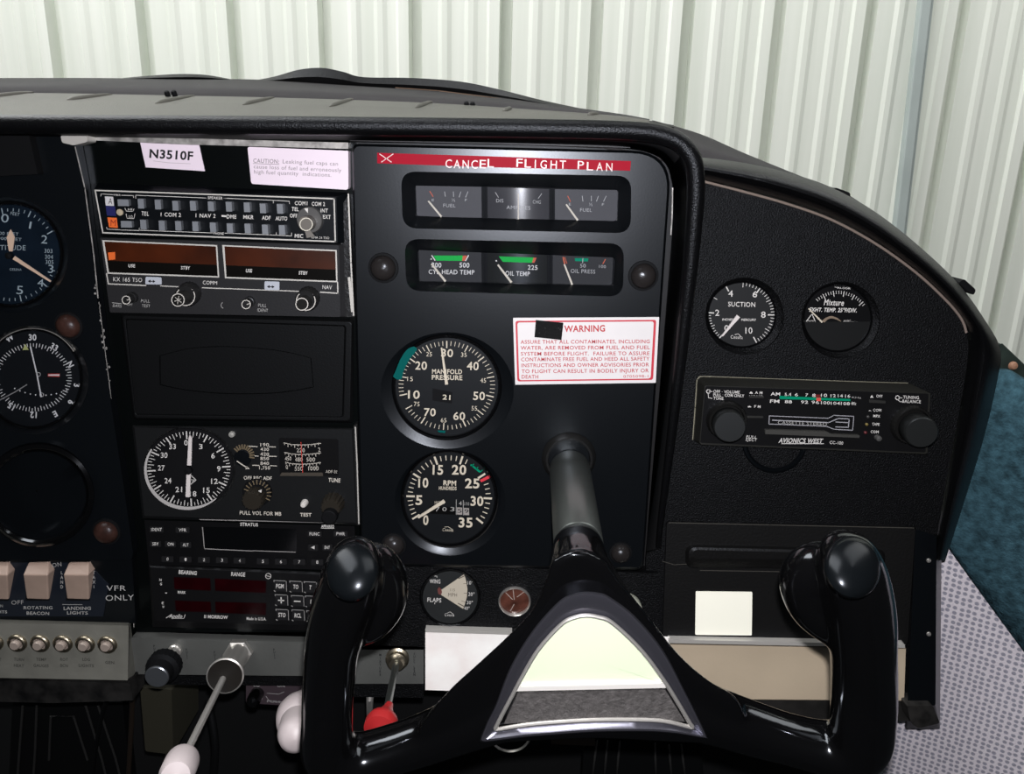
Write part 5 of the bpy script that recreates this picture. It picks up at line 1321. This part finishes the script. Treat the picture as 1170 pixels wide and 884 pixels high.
mb = MB(); mb.prism([(-60, 776), (148, 780), (152, 800), (60, 803), (-60, 800)], -.03, .018); o_ = mb.build('under_flange', M('dirty_black', (.012, .0115, .011), .6, var=.8, vscale=80), cb)

# ================================================================== push-pull controls
ZK = Z(130, 690, 3.656)
def push_pull(name, label, cat='control knob'):
    return thing(name, label, cat, P(250, 780, .0))
ph = thing('primer_knob', 'small black knurled knob with bare metal face left of the throttle', 'control knob', P(192, 760, .004))
a, b, c_ = P(*ZK(258, 190), .004), P(*ZK(235, 222), .018), P(*ZK(182, 300), .042)
k_ = S(190, 760, .03)
mb = MB(); mb.lathe(a, b - a, [(8 * k_, 0), (8 * k_, .004), (6.5 * k_, .005), (6.5 * k_, (c_ - a).length * .75)], 24); mb.build('stem', CHROME, ph)
mb = MB(); L_ = (c_ - b).length; mb.lathe(b, c_ - b, [(10 * k_, L_ * .1), (19 * k_, L_ * .3), (19 * k_, L_ * .62), (14.5 * k_, L_ * .7), (14 * k_, L_)], 44, flute=.04); mb.build('knob', DARK, ph)
mb = MB(); mb.lathe(c_, c_ - b, [(13 * k_, -.002), (13 * k_, .0012), (12 * k_, .0018), (.1, .0018)][:3] + [(.1 * k_, .0018)], 32); mb.build('knob_face', M('turned_metal', (.25, .27, .30), .3, .9), ph)

th = thing('throttle', 'chrome throttle with long bare rod and white knob at lower left', 'throttle', P(262, 760, .004))
a, b = P(*ZK(525, 195), .004), P(*ZK(465, 300), .050); ax = b - a; L_ = ax.length; k_ = S(260, 760, .03)
mb = MB(); mb.lathe(a, ax, [(16.5 * k_, 0), (16.5 * k_, .008), (14 * k_, .009)], 6, smooth=False); mb.build('hex_nut', CHROME, th)
mb = MB(); mb.lathe(a, ax, [(13.5 * k_, .004), (13.5 * k_, L_ * .75), (14.2 * k_, L_ * .8), (19 * k_, L_ * .9), (20 * k_, L_), (18.6 * k_, L_ + .0006), (17.5 * k_, L_ - .002), (4 * k_, L_ - .004)], 40); mb.build('barrel', CHROME, th)
mb = MB(); mb.lathe(a, ax, [(18.4 * k_, L_ + .0004), (4 * k_, L_ - .001)], 40, cap1=True); mb.build('barrel_bore', M('bore_dark', (.010, .008, .006), .5), th)
e = P(209, 868, .135); mb = MB(); mb.tube([P(*ZK(462, 300), .046), e], [.0024, .0024], 16); mb.build('rod', CHROME, th)
f_ = P(200, 888, .165); ax = f_ - e; k_ = S(208, 866, .14)
mb = MB(); mb.lathe(e, ax, [(4 * k_, -.002), (16 * k_, -.001), (18.6 * k_, .002), (19 * k_, .006), (18.4 * k_, .028), (15 * k_, .033), (.2 * k_, .034)], 36); mb.build('knob', WKNOB, th)

wk = thing('white_control_knob', 'white rounded control knob half hidden behind the left yoke grip', 'control knob', P(335, 850, .03))
a, b = P(346, 795, .0), P(338, 838, .075); ax = b - a; L_ = ax.length; k_ = S(335, 815, .05)
mb = MB(); mb.lathe(a, ax, [(9 * k_, 0), (14 * k_, L_ * .25), (23 * k_, L_ * .42), (26 * k_, L_ * .55), (24 * k_, L_ * .70), (19.5 * k_, L_ * .74), (19.5 * k_, L_ * 1.0), (17 * k_, L_ * 1.08), (11 * k_, L_ * 1.13), (.3 * k_, L_ * 1.14)], 40)
mb.build('knob', WKNOB, wk)
mb = MB(); mb.tube([P(352, 775, -.02), a + ax * .15], [.0035, .0035], 12); mb.build('stem', CHROME, wk)

mi = thing('mixture_control', 'mixture control with brass nut, steel rod and red knob behind the left yoke arm', 'control knob', P(453, 770, .004))
ZX = Z(340, 600, 3.114)
a, b, e = P(*ZX(356, 470), .004), P(*ZX(350, 498), .016), P(442, 812, .10); k_ = S(452, 755, .01)
mb = MB(); mb.lathe(a, b - a, [(13.5 * k_, 0), (13.5 * k_, .003), (11 * k_, .004), (11 * k_, .008), (9 * k_, .009), (7.5 * k_, (b - a).length), (4 * k_, (b - a).length)], 32); mb.build('nut', BRASS, mi)
mb = MB(); mb.tube([a, b, e], [.0026, .0026, .0026], 14); mb.build('rod', SHAFT, mi)
f_ = P(430, 843, .125); k_ = S(435, 815, .1)
mb = MB(); mb.lathe(e - (f_ - e) * .1, f_ - e, [(4.5 * k_, -.004), (6 * k_, 0), (10 * k_, .006), (17 * k_, .011), (19 * k_, .015), (18 * k_, .02), (.2 * k_, .023)], 36); mb.build('knob', REDK, mi)
sl = thing('selector_plate', 'small purplish switch plate with black knob under the control strip', 'switch plate', P(312, 806, -.01))
mb = MB(); mb.prism(rquad([(281, 777), (345, 781), (345, 807), (281, 803)], 2), -.03, -.008); mb.build('plate', PURP, sl, mods=BEV(.0006))
mb = MB(); mb.text('LO', ZK(584, 344 - 0), ZK(610, 345), 3.2, -.0077, .02); mb.text('ON', ZK(682, 345), ZK(714, 347), 3.2, -.0077, .02); mb.line(ZK((636, 385), (650, 405), (700, 408)), .5, -.0077); mb.line(ZK((640, 372), (690, 376), (712, 366)), .5, -.0077); mb.text('PULL', ZK(640, 410), ZK(700, 413), 2.6, -.0077); mb.build('lettering', PRINTD, sl)
a = P(*ZK(600, 372), -.008); b = P(*ZK(578, 412), .012); k_ = S(290, 800, 0)
mb = MB(); mb.lathe(a, b - a, [(8 * k_, 0), (7.5 * k_, (b - a).length * .8), (5 * k_, (b - a).length), (.2 * k_, (b - a).length + .001)], 24); mb.build('knob', GLOSS, sl)
mb = MB(); mb.line(ZK((606, 412), (620, 395), (625, 375)), .8, -.0075); mb.build('index_line', PRINT, sl)
o = MB(); 
o.tube([P(*ZK(1075, 340), -.005), P(*ZK(1070, 395), .0), P(*ZK(1068, 460), -.01)], [.004, .003, .0025], 14)
k = o.build('cable_fitting', CHROME); tag(k, 'small bright cable fitting hanging under the strip beside the red knob', 'cable fitting')

# ================================================================== things below the panel
for (lab, pts, rad, mt) in (
    ('dark cable hanging beside the circuit breaker box', [(158, 765, -.01), (152, 790, -.03), (150, 830, -.05), (146, 900, -.07)], .0022, M('brown_cable', (.020, .014, .010), .5)),
    ('thin black wire hanging behind the small knurled knob', [(140, 782, -.02), (122, 800, -.03), (112, 840, -.05), (104, 900, -.08)], .0018, DARK2),
    ('black lever hanging below the throttle barrel', [(238, 800, -.06), (246, 850, -.05), (243, 900, -.05)], .0035, DARK2)):
    mb = MB(); mb.tube([P(*p) for p in smooth_path(pts, 5)], rad, 10); k = mb.build('cable', mt); tag(k, lab, 'cable')
mb = MB(); mb.prism(rquad([(160, 785), (196, 788), (198, 862), (166, 858)], 3), -.12, -.06); k = mb.build('duct', OLIVE, mods=BEV(.003)); tag(k, 'khaki duct under the panel left of the throttle rod', 'duct')
def pedal(name, label, outline, ribs, d):
    t = thing(name, label, 'rudder pedal', P(*outline[0], d), 'rudder pedals')
    mb = MB(); mb.prism(rquad(outline, 4), d - .012, d); mb.build('pad', DARK2, t, mods=BEV(.002))
    for L_ in ribs:
        mb = MB(); mb.tube([P(x, y, d + .0004) for x, y in L_], .0011, 8); mb.build('tread', M('tread_black', (.022, .022, .022), .4), t)
pedal('rudder_pedal', 'dark ribbed rudder pedal at the lower left under the breaker box', [(15, 800), (140, 802), (150, 900), (10, 900)],
      [[(26, 806), (22, 860), (20, 890)], [(42, 806), (40, 860), (38, 890)], [(56, 868), (58, 818), (84, 818), (100, 868)], [(98, 806), (116, 866), (122, 890)], [(112, 806), (132, 866), (138, 890)]], -.10)
pedal('rudder_pedal', 'dark ribbed rudder pedal below the yoke hub', [(668, 838), (800, 842), (806, 905), (664, 905)],
      [[(682, 845), (676, 895)], [(694, 845), (690, 895)], [(708, 846), (704, 895)], [(748, 848), (750, 895)], [(764, 850), (768, 895)], [(778, 850), (784, 895)]], -.06)
vr = thing('round_vent_ring', 'chrome-edged round dark vent below the yoke hub', 'vent', P(583, 862, .0))
k_ = S(583, 838, .01); mb = MB(); mb.lathe(P(583, 838, .0), (0, -1, -.1), [(23 * k_, 0), (24 * k_, .003), (22 * k_, .0045), (20.5 * k_, .003)], 40, cap1=False); mb.build('ring', CHROME, vr)
mb = MB(); mb.lathe(P(583, 838, -.001), (0, -1, -.1), [(22 * k_, 0), (21 * k_, .003), (.1 * k_, .001)], 32); mb.build('vent_face', DARK, vr)
mb = MB(); k_ = S(715, 690, .01); mb.lathe(P(714, 692, .004), (0, -1, 0), [(17.5 * k_, 0), (18.5 * k_, .002), (18.5 * k_, .010), (16 * k_, .0125), (.2 * k_, .013)], 36)
k = mb.build('round_white_knob', M('pale_green_white', (.48, .50, .42), .5)); tag(k, 'round white knob peeking out right of the yoke column', 'knob')
k = MB(); k.prism([(628, 838), (680, 842), (680, 852), (630, 850)], -.03, -.02); k = k.build('bracket_bar', M('brown_bar', (.06, .04, .028), .5)); tag(k, 'brownish bracket bar below the yoke hub', 'bracket')

# ================================================================== control yoke
yk = thing('control_yoke', 'gloss black control yoke with two grips and bright triangular hub plate', 'control yoke', P(650, 560, 0))
a, b = P(650, 527, .0), P(661, 622, .128); ax = b - a; L_ = ax.length; k_ = 22.5 * S(650, 527, 0)
mb = MB(); mb.lathe(a, ax, [(k_, .0148), (k_, L_ - .001), (k_ * .97, L_)], 64); sh = mb.build('column_shaft', SHAFT, yk)
kn = a + ax * .90; nrm = Vector((.55, -.35, .55)).normalized()
mb = MB(); cc = P(673, 606, .120); mb.lathe(cc - Vector((0, .0, .0)), Vector((.25, -.6, .75)), [(.0038, -.004), (.0038, .0006), (.003, .0012), (.0001, .0014)], 20); mb.build('rivet', CHROME, sh)
mb = MB(); mb.lathe(P(650, 523, CD), (0, -1, 0), [(31 * S(650, 523, CD), .0002), (30 * S(650, 523, CD), .002), (26.5 * S(650, 523, CD), .0045), (24 * S(650, 523, CD), .0045), (23.2 * S(650, 523, CD), .001)], 48, cap1=False); mb.build('panel_collar', M('collar_black', (.009, .009, .009), .35), yk)

YB = MB()
def blob(path, n=20, steps=5):
    """closed tube through (x, y, d, half width px, half depth m)"""
    path = smooth_path(path, steps)
    pts = [P(x, y, d) for x, y, d, w_, b_ in path]
    rings = []
    for i, (x, y, d, w_, b_) in enumerate(path):
        t = (pts[min(i + 1, len(pts) - 1)] - pts[max(i - 1, 0)]).normalized()
        nrm = Vector((0, -1, 0)); side = t.cross(nrm).normalized(); dep = side.cross(t).normalized()
        s_ = S(x, y, d) * w_
        rings.append([pts[i] + side * s_ * cos(k * 2 * pi / n) + dep * b_ * sin(k * 2 * pi / n) for k in range(n)])
    YB.loft(rings, True, True, True, True)
HD = .165
# hub block
hubp = smooth_path([(630, 640), (660, 628), (690, 640), (707, 663), (733, 694), (774, 746), (809, 777), (842, 798), (850, 830), (812, 848), (680, 843), (548, 851), (500, 866), (478, 835), (513, 789), (543, 761), (585, 722), (612, 690), (630, 640)], 4)[:-1]
YB.pl([(hubp, HD), ([(x, y) for x, y in hubp], HD + .030)], cap0=True)
# neck from the shaft to the hub
rings = []
for (x, y, d, r) in ((660, 618, .122, 27.5), (661, 632, .140, 31), (663, 650, .155, 36), (668, 680, .172, 48), (672, 700, .185, 54)):
    k_ = r * S(x, y, d); c_ = P(x, y, d); t = Vector((.04, -.9, -.2)).normalized(); a1 = Vector((1, 0, 0)); b1 = t.cross(a1).normalized()
    rings.append([c_ + a1 * k_ * cos(q * 2 * pi / 24) + b1 * k_ * sin(q * 2 * pi / 24) for q in range(24)])
YB.loft(rings, True, True, True, True)
blob([(640, 800, .182, 42, .017), (590, 803, .182, 40, .017), (540, 822, .182, 33, .016), (490, 842, .183, 28, .015), (445, 857, .186, 26, .015), (405, 868, .19, 28, .016), (376, 858, .195, 30, .017), (374, 820, .198, 28.5, .017),
      (376, 780, .200, 29.5, .017), (380, 740, .204, 31, .0175), (388, 705, .209, 35, .018), (397, 675, .214, 36, .018), (403, 650, .218, 33, .017), (406, 632, .220, 25, .013), (407, 622, .221, 10, .005)])
blob([(400, 655, .205, 24, .012), (424, 645, .200, 26, .013), (440, 662, .196, 25, .014), (440, 688, .194, 24, .014), (425, 712, .194, 20, .012), (410, 726, .195, 12, .008)])
blob([(715, 795, .182, 42, .017), (770, 803, .182, 38, .017), (815, 817, .182, 32, .016), (860, 832, .183, 30, .015), (905, 845, .186, 27, .015), (950, 855, .19, 29, .016), (980, 850, .195, 34, .017), (986, 815, .198, 35.5, .017),
      (987, 780, .200, 35.5, .017), (986, 745, .204, 35.5, .0175), (983, 705, .209, 38, .018), (978, 672, .214, 38, .018), (972, 645, .218, 35, .017), (966, 625, .220, 27, .013), (964, 613, .221, 10, .005)])
blob([(970, 655, .205, 24, .012), (938, 645, .200, 27, .013), (918, 660, .196, 26, .014), (922, 688, .194, 24, .014), (938, 710, .194, 20, .012), (952, 728, .195, 12, .008)])
yb = YB.build('yoke_body', GLOSS, yk, mods=(('REMESH', dict(mode='VOXEL', voxel_size=.0016, use_smooth_shade=True)), ('SMOOTH', dict(factor=.6, iterations=10))), split=200)
# grip end faces
for cx, cy, rx, ry, rot, nm in ((402.5, 653, 29, 33, 10, 'left'), (974, 648, 31, 35, -14, 'right')):
    mb = MB(); d0 = .2375
    def facept(x, y, dz): return P(x, y, d0 - (cy - y) * .00030 + dz)
    mb.loft([[facept(x, y, dz) for x, y in ell(cx, cy, rx * k, ry * k, 48, rot)] for k, dz in ((1.04, -.010), (1.03, -.002), (.98, .0), (.85, .0014), (.7, .0024), (.5, .0033), (.25, .0039), (.02, .0041))], cap1=True, smooth=True)
    mb.build('grip_cap', M('grip_cap_black', (.0022, .0028, .0034), .24, spec=.35), yb)
ZY = Z(500, 600, 3.1125)
fo_ = smooth_path(ZY((152, 756), (175, 700), (205, 640), (260, 500), (340, 370), (430, 270), (480, 243), (525, 235), (570, 238), (610, 252), (700, 320), (800, 440), (880, 590), (935, 700), (958, 752), (952, 758), (850, 742), (740, 735), (560, 737), (400, 748), (300, 756), (165, 772), (152, 756)), 5)[:-1]
fi_ = smooth_path(ZY((205, 722), (230, 672), (262, 612), (300, 540), (360, 440), (440, 352), (485, 328), (528, 320), (570, 326), (620, 346), (720, 440), (800, 545), (860, 640), (895, 700), (906, 716), (895, 716), (820, 698), (740, 691), (560, 691), (380, 702), (290, 712), (216, 724), (205, 722)), 5)[:-1]
HF = HD + .030
def mixp(a, b, t): return [(p[0] + (q_[0] - p[0]) * t, p[1] + (q_[1] - p[1]) * t) for p, q_ in zip(a, b)]
mb = MB(); mb.loft([[P(x, y, d) for x, y in pp_] for pp_, d in ((fo_, HF - .006), (mixp(fo_, fi_, .02), HF + .004), (mixp(fo_, fi_, .10), HF + .0065), (mixp(fo_, fi_, .25), HF + .0065), (mixp(fo_, fi_, .75), HF + .0040), (fi_, HF + .0036))], smooth=True)
mb.build('hub_frame', FRAME, yk)
mb = MB(); mb.tube([P(x, y, HF + .0050) for x, y in fi_ + fi_[:1]], .0011, 8, cap=False); mb.build('chrome_bead', CHROME, yk)
mb = MB(); mb.prism(mixp(fi_, [(680, 775)] * len(fi_), .0), HF - .004, HF + .0024); mb.build('hub_backing', DARK, yk)
up_ = [p for p in fi_ if p[1] < 782]; up_ = sorted(up_, key=lambda p: atan2(p[1] - 800, p[0] - 678))
ep_ = [(up_[0][0] + 1.5, 783)] + [(678 + (x - 678) * .985, 781 + (y - 781) * .985) for x, y in up_] + [(up_[-1][0] - 1.5, 781)]
mb = MB(); fr_ = [P(x, y, HF + .0036) for x, y in ep_]; mb.loft([[p + Vector((0, .0012, 0)) for p in fr_], fr_])
mb.add([P(680, 755, HF + .0036)] + fr_, [[0, i + 1, (i + 1) % len(fr_) + 1] for i in range(len(fr_))]); mb.build('emblem_plate', EMBL, yk)
mb = MB(); mb.prism(ZY((285, 574), (805, 562), (812, 578), (280, 590)), HF + .0024, HF + .0056); mb.build('chrome_bar', M('bright_chrome', (.85, .83, .8), .4, .5), yk, mods=BEV(.0006))
mb = MB(); mb.prism(ZY((284, 600), (808, 584), (880, 698), (740, 684), (560, 684), (390, 694), (236, 706)), HF + .0024, HF + .0040); mb.build('grained_pad', PAD, yk)
# ================================================================== light
w = bpy.data.worlds.new('world'); SC.world = w; w.use_nodes = True
w.node_tree.nodes['Background'].inputs[0].default_value = (.82, .90, 1, 1)
w.node_tree.nodes['Background'].inputs[1].default_value = .02


def area(name, loc, target, size, energy, col=(1, 1, 1), sy=None):
    l = bpy.data.lights.new(name, 'AREA'); l.energy = energy; l.color = col
    l.shape = 'RECTANGLE'; l.size = size; l.size_y = sy or size
    o = bpy.data.objects.new(name, l); COL.objects.link(o); o.location = loc
    o.rotation_euler = (Vector(target) - Vector(loc)).to_track_quat('-Z', 'Y').to_euler()
    return o


# hangar daylight falling on the wall and the dash top, from the front left
area('hangar_daylight', (-1.7, .55, 2.7), (.2, 2.05, .25), 3.6, 178, (1, .995, .975), 1.6)
area('wall_fill_right', (1.9, .6, 2.6), (.9, 2.05, .1), 3.0, 60, (1, .995, .96), 1.6)  # added fill lamp, softens the ribs and lifts the wall's right side
# the phone's flash beside its lens
fl = bpy.data.lights.new('camera_flash', 'POINT'); fl.energy = 18.2; fl.shadow_soft_size = .004; fl.color = (1, .975, .985)
fo = bpy.data.objects.new('camera_flash', fl); COL.objects.link(fo); fo.location = CAM + RV * .004 + UV * .018

vs = SC.view_settings
vs.view_transform = 'Standard'; vs.look = 'None'; vs.gamma = 1; vs.exposure = 0
vs.use_curve_mapping = False
